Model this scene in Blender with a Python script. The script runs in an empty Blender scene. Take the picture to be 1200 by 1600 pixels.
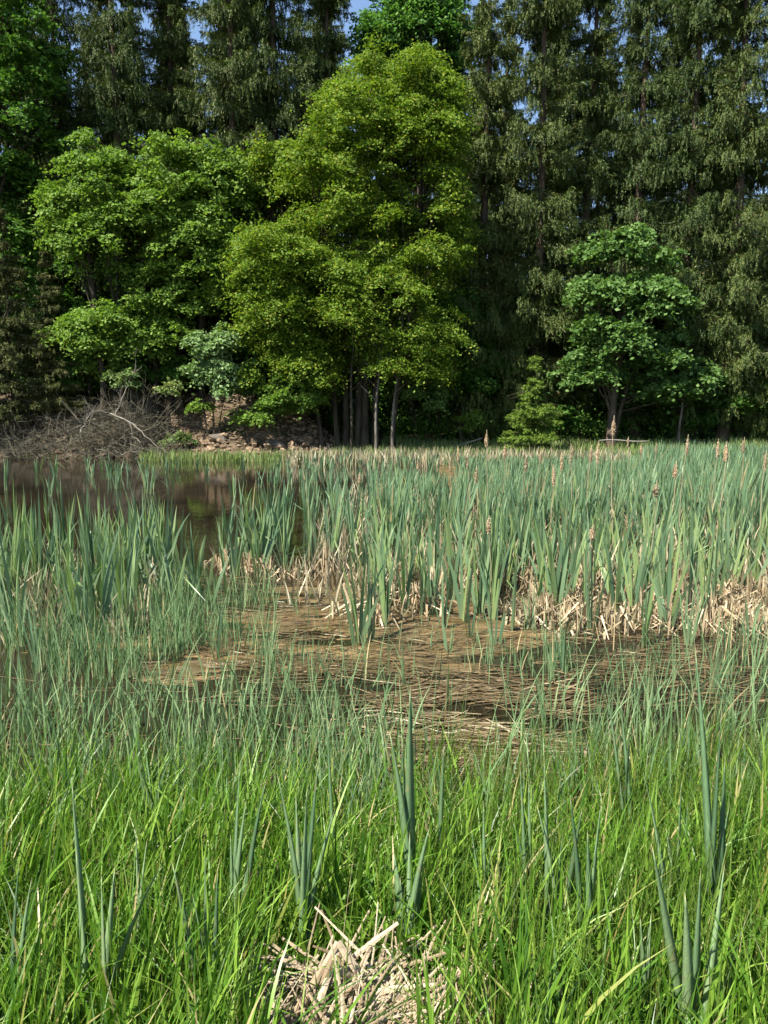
import bpy, math, random
import numpy as np
from mathutils import Vector, noise

R = math.radians
rng = np.random.default_rng(7)
random.seed(7)
scene = bpy.context.scene
COL = scene.collection

# ------------------------------------------------------------------ camera, sky, sun, exposure
CAM_H = 2.0
PITCH = R(7.6)
F = 1202.0
cd = bpy.data.cameras.new("camera")
cd.sensor_fit = 'VERTICAL'
cd.sensor_height = 24.0
cd.lens = 24.0 * F / 1600.0
cd.clip_start = 0.05
cd.clip_end = 2000
cam = bpy.data.objects.new("camera", cd)
cam.location = (0, 0, CAM_H)
cam.rotation_euler = (math.pi / 2 - PITCH, 0, 0)
COL.objects.link(cam)
scene.camera = cam

SUN_EL = 53.0
SUN_AZ = 229.0     # clockwise from +Y (the view direction)
w = bpy.data.worlds.new("World")
scene.world = w
w.use_nodes = True
nt = w.node_tree
bg = nt.nodes["Background"]
sky = nt.nodes.new("ShaderNodeTexSky")
sky.sky_type = 'NISHITA'
sky.sun_disc = False
sky.sun_elevation = R(SUN_EL)
sky.sun_rotation = R(SUN_AZ)
sky.air_density = 1.0
sky.dust_density = 0.5
sky.ozone_density = 1.5
nt.links.new(sky.outputs[0], bg.inputs[0])
bg.inputs[1].default_value = 0.085
sl = bpy.data.lights.new("sun", 'SUN')
sl.energy = 4.6
sl.angle = R(0.53)
sl.color = (1.0, 0.95, 0.86)
so = bpy.data.objects.new("sun", sl)
COL.objects.link(so)
sd = Vector((math.sin(R(SUN_AZ)) * math.cos(R(SUN_EL)), math.cos(R(SUN_AZ)) * math.cos(R(SUN_EL)), math.sin(R(SUN_EL))))
so.rotation_euler = sd.to_track_quat('Z', 'Y').to_euler()
so.location = (-20, -20, 60)
scene.view_settings.view_transform = 'Standard'
scene.view_settings.look = 'None'
scene.view_settings.exposure = 1.5
scene.view_settings.gamma = 1.0
cy = scene.cycles
cy.max_bounces = 6
cy.diffuse_bounces = 3
cy.glossy_bounces = 2
cy.transmission_bounces = 4
cy.transparent_max_bounces = 4
cy.use_adaptive_sampling = True
cy.adaptive_threshold = 0.02
cy.sample_clamp_indirect = 4.0


# ------------------------------------------------------------------ helpers
def at(px, Y, py=None, z=0.0):
    """world point on the plane y=Y seen at photo pixel px,py (py None: keep z)"""
    if py is None:
        depth = Y * math.cos(PITCH) + (CAM_H - z) * math.sin(PITCH)
        return ((px - 600) / F * depth, Y, z)
    v = (800 - py) / F
    dy = math.cos(PITCH) + v * math.sin(PITCH)
    dz = -math.sin(PITCH) + v * math.cos(PITCH)
    s = Y / dy
    return ((px - 600) / F * s, Y, CAM_H + dz * s)


def ground_hit(px, py, z=0.0):
    v = (800 - py) / F
    dy = math.cos(PITCH) + v * math.sin(PITCH)
    dz = -math.sin(PITCH) + v * math.cos(PITCH)
    s = (z - CAM_H) / dz
    return ((px - 600) / F * s, dy * s)


def vnoise(x, y, seed=0.0):
    """cheap smooth numpy noise, about -1..1"""
    x = np.asarray(x, float); y = np.asarray(y, float)
    s = seed * 12.9898
    return (np.sin(x * 1.0 + 1.7 * np.sin(y * 1.3 + s) + s) + np.sin(y * 1.1 + 1.5 * np.sin(x * 0.9 - s) + 2 * s)
            + 0.5 * np.sin(2.3 * x + 1.9 * y + 3 * s) + 0.5 * np.sin(3.1 * x - 2.7 * y + s + 1.2 * np.sin(2 * y))) / 3.0


def sstep(a, b, x):
    t = np.clip((np.asarray(x, float) - a) / (b - a), 0, 1)
    return t * t * (3 - 2 * t)


class MB:
    def __init__(s):
        s.V = []; s.T = []; s.Q = []; s.QM = []; s.F3 = []; s.F3M = []; s.n = 0

    def add(s, V, Q=None, T3=None, t=None, m=0):
        V = np.asarray(V, np.float32).reshape(-1, 3)
        if Q is not None and len(Q):
            Q = np.asarray(Q, np.int64).reshape(-1, 4) + s.n
            s.Q.append(Q); s.QM.append(np.full(len(Q), m))
        if T3 is not None and len(T3):
            T3 = np.asarray(T3, np.int64).reshape(-1, 3) + s.n
            s.F3.append(T3); s.F3M.append(np.full(len(T3), m))
        s.V.append(V)
        s.T.append(np.zeros(len(V), np.float32) if t is None else np.asarray(t, np.float32).ravel())
        s.n += len(V)

    def mesh(s, name, mats, smooth=False):
        me = bpy.data.meshes.new(name)
        if not s.V:
            return me
        V = np.concatenate(s.V); T = np.concatenate(s.T)
        Q = np.concatenate(s.Q) if s.Q else np.zeros((0, 4), int)
        T3 = np.concatenate(s.F3) if s.F3 else np.zeros((0, 3), int)
        mi = np.concatenate([*(s.QM or []), *(s.F3M or [])]).astype(np.int32)
        nl = len(Q) * 4 + len(T3) * 3
        me.vertices.add(len(V)); me.vertices.foreach_set("co", V.ravel())
        me.loops.add(nl); me.loops.foreach_set("vertex_index", np.concatenate([Q.ravel(), T3.ravel()]).astype(np.int32))
        me.polygons.add(len(Q) + len(T3))
        st = np.concatenate([np.arange(len(Q)) * 4, len(Q) * 4 + np.arange(len(T3)) * 3]).astype(np.int32)
        me.polygons.foreach_set("loop_start", st)
        me.polygons.foreach_set("material_index", mi)
        if smooth:
            me.polygons.foreach_set("use_smooth", np.ones(len(Q) + len(T3), bool))
        else:
            me.polygons.foreach_set("use_smooth", np.zeros(len(Q) + len(T3), bool))
        a = me.attributes.new("t", 'FLOAT', 'POINT'); a.data.foreach_set("value", T)
        for m in (mats if isinstance(mats, (list, tuple)) else [mats]):
            me.materials.append(m)
        me.update(calc_edges=True)
        return me

    def build(s, name, mats, parent=None, smooth=False, loc=None):
        o = bpy.data.objects.new(name, s.mesh(name, mats, smooth))
        COL.objects.link(o)
        if parent is not None:
            o.parent = parent
        if loc is not None:
            o.location = loc
        return o


def tag(o, label=None, cat=None, group=None, kind=None):
    if label: o["label"] = label
    if cat: o["category"] = cat
    if group: o["group"] = group
    if kind: o["kind"] = kind
    return o


def empty(name, loc, rz=0.0, label=None, cat=None, group=None):
    o = bpy.data.objects.new(name, None)
    o.empty_display_size = 0.3
    COL.objects.link(o)
    o.location = loc
    o.rotation_euler = (0, 0, rz)
    return tag(o, label, cat, group)


def copy_one(src, loc, rz, sc, label, group=None):
    c = src.copy(); COL.objects.link(c)
    c.location = loc; c.rotation_euler = (c.rotation_euler[0], c.rotation_euler[1], rz)
    c.scale = sc if isinstance(sc, (tuple, list)) else (sc, sc, sc)
    c["label"] = label
    if group: c["group"] = group
    for ch in src.children:
        k = ch.copy(); COL.objects.link(k); k.parent = c
    return c


def unit(a):
    return a / np.maximum(np.linalg.norm(a, axis=-1, keepdims=True), 1e-9)


def rhombs(mb, c, a, b, m=0, t=None):
    """leaf shaped quads: centre c, half length vector a, half width vector b; folded slightly"""
    n = len(c)
    V = np.empty((n, 4, 3), np.float32)
    V[:, 0] = c - a; V[:, 1] = c + b + a * 0.15; V[:, 2] = c + a; V[:, 3] = c - b + a * 0.15
    Q = np.arange(n * 4).reshape(n, 4)
    mb.add(V, Q, t=(np.repeat(t, 4) if t is not None else None), m=m)


def tube(mb, P, rad, n=6, m=0, cap=True):
    P = np.asarray(P, float); k = len(P)
    rad = np.broadcast_to(np.asarray(rad, float), (k,))
    d = np.gradient(P, axis=0); d = unit(d)
    ref = np.array([0, 0, 1.0]) if abs(d[0][2]) < 0.9 else np.array([1.0, 0, 0])
    a = unit(np.cross(d, ref)); b = np.cross(d, a)
    th = np.linspace(0, 2 * math.pi, n, endpoint=False)
    V = P[:, None] + rad[:, None, None] * (np.cos(th)[None, :, None] * a[:, None] + np.sin(th)[None, :, None] * b[:, None])
    i = np.arange(k - 1)[:, None] * n; j = np.arange(n)[None]
    j2 = (j + 1) % n
    Q = np.stack([i + j, i + j2, i + n + j2, i + n + j], -1).reshape(-1, 4)
    T3 = None
    V = V.reshape(-1, 3)
    if cap:
        V = np.concatenate([V, P[-1:] + d[-1:] * rad[-1] * 0.5])
        tip = len(V) - 1; o = (k - 1) * n
        T3 = [(o + q, o + (q + 1) % n, tip) for q in range(n)]
    mb.add(V, Q, T3, m=m)


def blades(mb, base, h, wd, az, lean, bend, face=None, seg=4, m=0, taper=2.2, wbase=0.75, drop=None, kink=None):
    """curved tapering strips; base (N,3)"""
    N = len(base)
    h = np.broadcast_to(h, (N,)).astype(float); wd = np.broadcast_to(wd, (N,)).astype(float)
    az = np.broadcast_to(az, (N,)); lean = np.broadcast_to(lean, (N,)); bend = np.broadcast_to(bend, (N,))
    if face is None:
        face = rng.uniform(0, math.pi, N)
    face = np.broadcast_to(face, (N,))
    if drop is None:
        drop = np.abs(bend) * 0.45
    dirv = np.stack([np.cos(az), np.sin(az), np.zeros(N)], -1)
    tw = rng.uniform(-0.6, 0.6, N)
    rows = []; ts = []
    for i in range(seg + 1):
        t = i / seg
        tb = t
        c = base + dirv * (h * (lean * t + bend * t * t))[:, None]
        c = c + np.stack([np.zeros(N), np.zeros(N), h * (t - drop * t ** 3)], -1)
        if kink is not None:
            over = np.maximum(0, t - kink)
            c = c + dirv * (h * over * 0.9)[:, None]
            c[:, 2] -= h * over * 1.7
        if i < seg:
            ww = wd * (wbase + (1 - wbase) * min(1, t * 3)) * (1 - t ** taper)
            f = face + tw * t
            s = np.stack([np.cos(f), np.sin(f), np.zeros(N)], -1) * (ww * 0.5)[:, None]
            rows.append(c - s); rows.append(c + s); ts += [t, t]
        else:
            rows.append(c); ts.append(1.0)
    V = np.stack(rows, 1)
    per = V.shape[1]
    o = (np.arange(N) * per)[:, None]
    Q = []
    for i in range(seg - 1):
        Q.append(o + np.array([[2 * i, 2 * i + 1, 2 * i + 3, 2 * i + 2]]))
    Q = np.concatenate(Q, 0)
    T3 = o + np.array([[2 * (seg - 1), 2 * (seg - 1) + 1, 2 * seg]])
    mb.add(V, Q, T3, t=np.tile(ts, N), m=m)


# ------------------------------------------------------------------ materials
def new_mat(name):
    m = bpy.data.materials.new(name); m.use_nodes = True
    m.node_tree.nodes.clear()
    return m, m.node_tree


def ramp(nt, fac, stops):
    r = nt.nodes.new("ShaderNodeValToRGB")
    e = r.color_ramp.elements
    while len(e) < len(stops): e.new(0.5)
    for i, (p, c) in enumerate(stops):
        e[i].position = p; e[i].color = (*c, 1)
    nt.links.new(fac, r.inputs[0])
    return r.outputs[0]


def mix(nt, fac, a, b, mode='MIX'):
    n = nt.nodes.new("ShaderNodeMix"); n.data_type = 'RGBA'; n.blend_type = mode
    for s, v in ((n.inputs[0], fac), (n.inputs[6], a), (n.inputs[7], b)):
        if isinstance(v, (int, float)): s.default_value = v
        elif isinstance(v, tuple): s.default_value = (*v, 1)
        else: nt.links.new(v, s)
    return n.outputs[2]


def noise_tex(nt, scale, detail=4, coord='Object', stretch=None, rough=0.55):
    tc = nt.nodes.new("ShaderNodeTexCoord")
    src = tc.outputs[coord]
    if stretch:
        mp = nt.nodes.new("ShaderNodeMapping"); mp.inputs['Scale'].default_value = stretch
        nt.links.new(src, mp.inputs[0]); src = mp.outputs[0]
    n = nt.nodes.new("ShaderNodeTexNoise"); n.inputs['Scale'].default_value = scale
    n.inputs['Detail'].default_value = detail; n.inputs['Roughness'].default_value = rough
    nt.links.new(src, n.inputs['Vector'])
    return n.outputs['Fac']


def leaf_mat(name, stops, trans=0.35, rough=0.62, spec=0.16, tint=1.0, tstops=None, dry=None, tcol=(1.25, 1.35, 0.6), veins=False):
    """foliage: colour varies per leaf; tstops: (position along blade, colour multiplier)"""
    m, nt = new_mat(name)
    geo = nt.nodes.new("ShaderNodeNewGeometry")
    col = ramp(nt, geo.outputs['Random Per Island'], stops)
    oi = nt.nodes.new("ShaderNodeObjectInfo")
    ov = ramp(nt, oi.outputs['Random'], [(0, (0.74, 0.80, 0.76)), (1, (1.22, 1.12, 1.08))])
    col = mix(nt, 1.0, col, ov, 'MULTIPLY')
    if tstops:
        at_ = nt.nodes.new("ShaderNodeAttribute"); at_.attribute_name = "t"
        col = mix(nt, ramp(nt, at_.outputs['Fac'], [(p, (v, v, v)) for p, v in tstops]), dry or (0.35, 0.27, 0.12), col)
    if veins:
        v = ramp(nt, noise_tex(nt, 1.0, 3, stretch=(420, 420, 5)), [(0.35, (0.78, 0.78, 0.74)), (0.65, (1.15, 1.13, 1.1))])
        col = mix(nt, 1.0, col, v, 'MULTIPLY')
        v = ramp(nt, noise_tex(nt, 22, 4, stretch=(1, 1, 0.4)), [(0.60, (0, 0, 0)), (0.72, (0.8, 0.8, 0.8))])
        col = mix(nt, v, col, (0.26, 0.22, 0.10))
    out = nt.nodes.new("ShaderNodeOutputMaterial")
    p = nt.nodes.new("ShaderNodeBsdfPrincipled")
    nt.links.new(col, p.inputs['Base Color'])
    p.inputs['Roughness'].default_value = rough
    p.inputs['Specular IOR Level'].default_value = spec
    tr = nt.nodes.new("ShaderNodeBsdfTranslucent")
    nt.links.new(mix(nt, 1.0, col, tcol, 'MULTIPLY'), tr.inputs[0])
    ms = nt.nodes.new("ShaderNodeMixShader"); ms.inputs[0].default_value = trans
    nt.links.new(p.outputs[0], ms.inputs[1]); nt.links.new(tr.outputs[0], ms.inputs[2])
    nt.links.new(ms.outputs[0], out.inputs[0])
    return m


def solid_mat(name, stops, scale=6, detail=5, rough=0.9, bump=0.4, bscale=20, spec=0.2, stretch=None, coord='Object', bdist=0.02, island=None):
    m, nt = new_mat(name)
    out = nt.nodes.new("ShaderNodeOutputMaterial")
    p = nt.nodes.new("ShaderNodeBsdfPrincipled")
    col = ramp(nt, noise_tex(nt, scale, detail, coord, stretch), stops)
    if island:
        geo = nt.nodes.new("ShaderNodeNewGeometry")
        col = mix(nt, 1.0, col, ramp(nt, geo.outputs['Random Per Island'], island), 'MULTIPLY')
    nt.links.new(col, p.inputs['Base Color'])
    p.inputs['Roughness'].default_value = rough
    p.inputs['Specular IOR Level'].default_value = spec
    b = nt.nodes.new("ShaderNodeBump"); b.inputs['Strength'].default_value = bump
    b.inputs['Distance'].default_value = bdist
    nt.links.new(noise_tex(nt, bscale, 6, coord, stretch), b.inputs['Height'])
    nt.links.new(b.outputs[0], p.inputs['Normal'])
    nt.links.new(p.outputs[0], out.inputs[0])
    return m


M = {}
M['beech'] = leaf_mat('beech_leaves', [(0, (0.068, 0.140, 0.015)), (0.5, (0.122, 0.203, 0.022)), (0.85, (0.190, 0.260, 0.032)), (1, (0.215, 0.225, 0.035))], 0.38)
M['maple'] = leaf_mat('maple_leaves', [(0, (0.090, 0.165, 0.026)), (0.5, (0.150, 0.250, 0.040)), (1, (0.225, 0.325, 0.066))], 0.38)
M['sycamore'] = leaf_mat('sycamore_leaves', [(0, (0.070, 0.140, 0.034)), (0.5, (0.115, 0.205, 0.050)), (1, (0.18, 0.275, 0.085))], 0.33)
M['ash'] = leaf_mat('ash_leaves', [(0, (0.070, 0.165, 0.035)), (0.5, (0.12, 0.25, 0.055)), (1, (0.19, 0.33, 0.09))], 0.38)
M['dark_leaf'] = leaf_mat('dark_leaves', [(0, (0.034, 0.098, 0.016)), (0.5, (0.063, 0.144, 0.023)), (1, (0.103, 0.196, 0.034))], 0.33)
M['pale_leaf'] = leaf_mat('pale_leaves', [(0, (0.12, 0.20, 0.070)), (0.5, (0.19, 0.29, 0.11)), (1, (0.27, 0.37, 0.17))], 0.3)
M['spruce'] = leaf_mat('spruce_needles', [(0, (0.032, 0.060, 0.014)), (0.6, (0.072, 0.112, 0.026)), (0.9, (0.120, 0.155, 0.036)), (1, (0.15, 0.12, 0.055))], 0.12, 0.6, 0.25)
M['fir'] = leaf_mat('fir_needles', [(0, (0.105, 0.175, 0.025)), (1, (0.23, 0.31, 0.055))], 0.25)
M['brown_spruce'] = leaf_mat('thin_spruce_needles', [(0, (0.045, 0.062, 0.018)), (0.6, (0.075, 0.092, 0.026)), (1, (0.12, 0.11, 0.045))], 0.1, 0.7, 0.2)
M['cattail'] = leaf_mat('cattail_leaf', [(0, (0.085, 0.150, 0.078)), (0.5, (0.140, 0.225, 0.115)), (0.88, (0.20, 0.285, 0.150)), (0.96, (0.20, 0.28, 0.09)), (0.975, (0.34, 0.27, 0.14)), (1, (0.34, 0.27, 0.14))], 0.25, 0.42, 0.5,
                        tstops=[(0.0, 0.55), (0.12, 0.85), (0.3, 1.0), (0.985, 1.0), (1.0, 0.4)], tcol=(1.1, 1.3, 0.6))
M['cattail_near'] = leaf_mat('near_cattail_leaf', [(0, (0.10, 0.18, 0.09)), (0.5, (0.155, 0.255, 0.125)), (1, (0.22, 0.33, 0.17))], 0.22, 0.45, 0.5,
                             tstops=[(0.0, 0.7), (0.15, 1.0), (0.93, 1.0), (1.0, 0.2)], tcol=(1.1, 1.3, 0.6), veins=True)
M['sedge'] = leaf_mat('sedge_blade', [(0, (0.075, 0.145, 0.065)), (0.6, (0.135, 0.23, 0.105)), (0.95, (0.21, 0.30, 0.15)), (0.98, (0.40, 0.33, 0.18)), (1, (0.40, 0.33, 0.18))], 0.25,
                      tstops=[(0.0, 0.5), (0.2, 1.0)], tcol=(1.1, 1.25, 0.6))
M['grass'] = leaf_mat('bright_grass', [(0, (0.026, 0.080, 0.007)), (0.5, (0.082, 0.185, 0.015)), (0.92, (0.190, 0.310, 0.045)), (0.96, (0.24, 0.24, 0.07)), (1, (0.40, 0.34, 0.18))], 0.28, 0.4, 0.4,
                      tstops=[(0.0, 0.6), (0.25, 1.0), (1, 1.0)], tcol=(1.25, 1.35, 0.45))
M['rush'] = leaf_mat('rush_blade', [(0, (0.038, 0.085, 0.008)), (0.6, (0.070, 0.140, 0.014)), (0.95, (0.110, 0.185, 0.022)), (1, (0.30, 0.22, 0.08))], 0.28, 0.42, 0.45,
                     tstops=[(0.0, 0.8), (0.9, 1.0), (1, 0.5)])
M['far_grass'] = leaf_mat('far_grass', [(0, (0.095, 0.150, 0.05)), (0.6, (0.15, 0.22, 0.07)), (0.93, (0.22, 0.29, 0.11)), (1, (0.35, 0.28, 0.16))], 0.3)
M['straw'] = leaf_mat('dry_reed', [(0, (0.16, 0.125, 0.07)), (0.4, (0.31, 0.245, 0.15)), (0.8, (0.46, 0.375, 0.25)), (1, (0.58, 0.50, 0.36))], 0.15, 0.7, 0.2, tcol=(1, 0.95, 0.8))
M['pale_straw'] = leaf_mat('pale_dry_leaf', [(0, (0.20, 0.145, 0.085)), (0.4, (0.37, 0.28, 0.185)), (1, (0.54, 0.44, 0.32))], 0.12, 0.65, 0.2, tcol=(1, 0.95, 0.8))
M['brown_straw'] = leaf_mat('wet_reed', [(0, (0.06, 0.04, 0.018)), (0.5, (0.125, 0.085, 0.040)), (1, (0.24, 0.17, 0.09))], 0.05, 0.5, 0.4)
M['bark'] = solid_mat('grey_brown_bark', [(0.3, (0.022, 0.018, 0.012)), (0.7, (0.075, 0.062, 0.045))], 5, 6, 0.9, 0.8, 9, 0.1, (1, 1, 0.25), bdist=0.05)
M['bark_pale'] = solid_mat('pale_bark', [(0.3, (0.06, 0.052, 0.040)), (0.7, (0.19, 0.17, 0.14))], 4, 6, 0.9, 0.6, 12, 0.1, (1, 1, 0.4), bdist=0.03)
M['bark_red'] = solid_mat('spruce_bark', [(0.3, (0.04, 0.03, 0.022)), (0.7, (0.12, 0.09, 0.065))], 5, 6, 0.9, 0.9, 14, 0.1, (1, 1, 0.4), bdist=0.05)
M['dead_wood'] = solid_mat('dead_twigs', [(0.3, (0.070, 0.066, 0.045)), (0.7, (0.185, 0.172, 0.128))], 3, 4, 0.9, 0.2, 20, 0.1, island=[(0, (0.55, 0.52, 0.5)), (1, (1.25, 1.2, 1.15))])
M['bleached'] = solid_mat('bleached_wood', [(0.3, (0.13, 0.115, 0.09)), (0.7, (0.25, 0.225, 0.18))], 4, 4, 0.8, 0.3, 20, 0.2)
M['rock'] = solid_mat('quarry_rock', [(0.3, (0.07, 0.047, 0.030)), (0.5, (0.19, 0.135, 0.085)), (0.75, (0.35, 0.26, 0.175))], 2.2, 6, 0.95, 0.7, 7, 0.1, bdist=0.05)
M['dark_rock'] = solid_mat('dark_rock', [(0.25, (0.06, 0.05, 0.04)), (0.8, (0.19, 0.16, 0.13))], 2.2, 6, 0.95, 0.7, 7, 0.1, bdist=0.05)
M['seed'] = leaf_mat('seed_fluff', [(0, (0.27, 0.20, 0.12)), (0.5, (0.45, 0.355, 0.23)), (1, (0.58, 0.48, 0.34))], 0.2, 0.9, 0.05, tcol=(1, 0.95, 0.8))


def ground_material():
    m, nt = new_mat('ground_soil')
    out = nt.nodes.new("ShaderNodeOutputMaterial")
    p = nt.nodes.new("ShaderNodeBsdfPrincipled"); p.inputs['Roughness'].default_value = 0.95
    p.inputs['Specular IOR Level'].default_value = 0.15
    base = ramp(nt, noise_tex(nt, 1.3, 8), [(0.3, (0.022, 0.016, 0.009)), (0.5, (0.04, 0.030, 0.016)), (0.72, (0.075, 0.055, 0.03))])
    moss = ramp(nt, noise_tex(nt, 4, 5), [(0.3, (0.015, 0.028, 0.006)), (0.7, (0.035, 0.055, 0.012))])
    msk = ramp(nt, noise_tex(nt, 0.45, 4), [(0.45, (0, 0, 0)), (0.58, (1, 1, 1))])
    col = mix(nt, msk, base, moss)
    # the open slope of the far bank is bare reddish tan earth (attribute t)
    a = nt.nodes.new("ShaderNodeAttribute"); a.attribute_name = "t"
    earth = ramp(nt, noise_tex(nt, 2.5, 8), [(0.3, (0.045, 0.032, 0.020)), (0.5, (0.11, 0.078, 0.050)), (0.75, (0.21, 0.155, 0.105))])
    col = mix(nt, a.outputs['Fac'], col, earth)
    nt.links.new(col, p.inputs['Base Color'])
    b = nt.nodes.new("ShaderNodeBump"); b.inputs['Strength'].default_value = 0.8; b.inputs['Distance'].default_value = 0.08
    nt.links.new(noise_tex(nt, 7, 8), b.inputs['Height']); nt.links.new(b.outputs[0], p.inputs['Normal'])
    nt.links.new(p.outputs[0], out.inputs[0])
    return m


def water_material():
    m, nt = new_mat('pond_water')
    out = nt.nodes.new("ShaderNodeOutputMaterial")
    p = nt.nodes.new("ShaderNodeBsdfPrincipled")
    col = ramp(nt, noise_tex(nt, 0.5, 5), [(0.35, (0.010, 0.008, 0.005)), (0.7, (0.026, 0.019, 0.011))])
    nt.links.new(col, p.inputs['Base Color'])
    p.inputs['Roughness'].default_value = 0.04; p.inputs['IOR'].default_value = 1.333
    b = nt.nodes.new("ShaderNodeBump"); b.inputs['Strength'].default_value = 0.10; b.inputs['Distance'].default_value = 0.03
    nt.links.new(noise_tex(nt, 3.5, 3), b.inputs['Height'])
    nt.links.new(b.outputs[0], p.inputs['Normal'])
    nt.links.new(p.outputs[0], out.inputs[0])
    return m


def mud_material():
    m, nt = new_mat('floating_mud')
    out = nt.nodes.new("ShaderNodeOutputMaterial")
    p = nt.nodes.new("ShaderNodeBsdfPrincipled")
    c1 = ramp(nt, noise_tex(nt, 3.0, 8, stretch=(0.6, 1.6, 1), rough=0.65), [(0.3, (0.06, 0.038, 0.014)), (0.5, (0.125, 0.080, 0.030)), (0.68, (0.21, 0.14, 0.060))])
    c2 = ramp(nt, noise_tex(nt, 26, 5, stretch=(0.35, 1.6, 1)), [(0.3, (0.5, 0.47, 0.42)), (0.62, (1.2, 1.2, 1.2))])
    col = mix(nt, 1.0, c1, c2, 'MULTIPLY')
    c3 = ramp(nt, noise_tex(nt, 1.7, 6, stretch=(0.7, 1.6, 1), rough=0.7), [(0.46, (0, 0, 0)), (0.60, (0.75, 0.75, 0.75))])
    col = mix(nt, c3, col, (0.060, 0.052, 0.018))
    c4 = ramp(nt, noise_tex(nt, 2.3, 7, stretch=(0.5, 2.0, 1), rough=0.7), [(0.50, (0.70, 0.70, 0.70)), (0.58, (0.16, 0.16, 0.16))])
    nt.links.new(c4, p.inputs['Roughness'])
    nt.links.new(col, p.inputs['Base Color'])
    p.inputs['Specular IOR Level'].default_value = 0.4
    b = nt.nodes.new("ShaderNodeBump"); b.inputs['Strength'].default_value = 0.9; b.inputs['Distance'].default_value = 0.02
    nt.links.new(noise_tex(nt, 30, 6, stretch=(0.4, 1.5, 1)), b.inputs['Height']); nt.links.new(b.outputs[0], p.inputs['Normal'])
    nt.links.new(p.outputs[0], out.inputs[0])
    return m


M['ground'] = ground_material(); M['water'] = water_material(); M['mud'] = mud_material()


# ------------------------------------------------------------------ the setting: ground, water, floating mud
def shore_far(x):
    return 31.3 + 0.5 * np.sin(x * 0.35) + 0.25 * np.sin(x * 1.1)


def left_bank(x):      # 1 where the far bank is the high stony slope on the left
    return 1 - sstep(-5.2, -1.2, x)


def ground_z(x, y):
    x = np.asarray(x, float); y = np.asarray(y, float)
    near = 0.38 * (1 - sstep(0.6, 4.1, y + 0.12 * vnoise(x * 2, y * 2))) + 0.03 * vnoise(x * 4, y * 4, 2)
    bed = -0.35 * sstep(3.9, 5.2, y)
    sf = shore_far(x)
    lb = left_bank(x)
    f = y - sf
    farb = (0.35 + 0.45 * (1 - lb) * 0) * sstep(-0.8, 0.3, f)
    slope = lb * 2.25 * sstep(0.2, 4.2, f + 0.35 * vnoise(x * 1.2, y * 1.2, 5))
    rise = 0.5 * sstep(0.3, 6, f) + 0.055 * np.maximum(0, f - 5) + 0.0012 * np.maximum(0, f - 12) ** 2 * (f < 90) + (f >= 90) * 7.3
    return near + bed + farb + slope + rise + 0.12 * vnoise(x * 0.8, y * 0.8, 3) * sstep(0, 3, f)


gx = np.concatenate([np.linspace(-300, -40, 12), np.linspace(-36, 36, 190), np.linspace(40, 300, 12)])
gy = np.concatenate([np.linspace(-200, -10, 8), np.linspace(-6, 6, 60), np.linspace(6.5, 30, 30), np.linspace(30.4, 50, 80), np.linspace(52, 120, 30), np.linspace(130, 500, 10)])
X, Y = np.meshgrid(gx, gy)
Z = ground_z(X, Y)
for s_ in (0,):
    inside = np.abs(X) > 45
    Z = np.where(inside & (Y < 30) & (Y > 4), np.maximum(Z, 0.3), Z)
ny, nx = X.shape
idx = np.arange(ny * nx).reshape(ny, nx)
Q = np.stack([idx[:-1, :-1], idx[:-1, 1:], idx[1:, 1:], idx[1:, :-1]], -1).reshape(-1, 4)
fmask = sstep(-0.55, 0.15, vnoise(X * 2.2, Y * 2.2, 31)) * left_bank(X + 1.5 * vnoise(X, Y, 9)) * sstep(-0.3, 0.5, Y - shore_far(X)) * (1 - sstep(4.5, 6.5, Y - shore_far(X)))
mb = MB(); mb.add(np.stack([X, Y, Z], -1), Q, t=fmask)
tag(mb.build('ground', M['ground'], smooth=True), kind='structure')

mb = MB(); mb.add([(-44, 2.5, 0), (44, 2.5, 0), (44, 33.5, 0), (-44, 33.5, 0)], [(0, 1, 2, 3)])
tag(mb.build('water', M['water']), kind='structure')


def mud_level(x, y):
    """height of the matted brown peat floating on the pond"""
    near = 5.50 + 0.38 * vnoise(x * 1.6, y * 0.5, 4) + 0.95 * sstep(0.9, 1.9, x) + 0.15 * np.sin(x * 0.9)
    far = np.where(x < -0.3, 9.6, 9.6 + (x + 0.3) * 8)
    far = np.minimum(far, 29)
    v = sstep(-0.35, 0.5, y - near) * (1 - sstep(-1.0, 0.6, y - far))
    v = v * (1 - 0.42 * (1 - sstep(-3.0, -1.7, x + 0.4 * vnoise(x, y * 2, 12))))
    v = v * (1 - 0.9 * np.exp(-(((x + 1.75) / 0.55) ** 2 + ((y - 8.9) / 1.5) ** 2)))
    n = 0.020 * vnoise(x * 2.0, y * 5.0, 1) + 0.012 * vnoise(x * 5.5, y * 14, 6) + 0.007 * vnoise(x * 17, y * 37, 8)
    return -0.047 + 0.058 * v + 1.35 * n * (0.4 + 0.6 * v)


mx = np.linspace(-9, 9, 520); my = np.concatenate([np.linspace(4.3, 10.5, 420), np.linspace(10.6, 29, 80)])
X, Y = np.meshgrid(mx, my); Z = mud_level(X, Y)
ny, nx = X.shape; idx = np.arange(ny * nx).reshape(ny, nx)
Q = np.stack([idx[:-1, :-1], idx[:-1, 1:], idx[1:, 1:], idx[1:, :-1]], -1).reshape(-1, 4)
mb = MB(); mb.add(np.stack([X, Y, Z], -1), Q)
tag(mb.build('mud', M['mud'], smooth=True), kind='structure')


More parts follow.
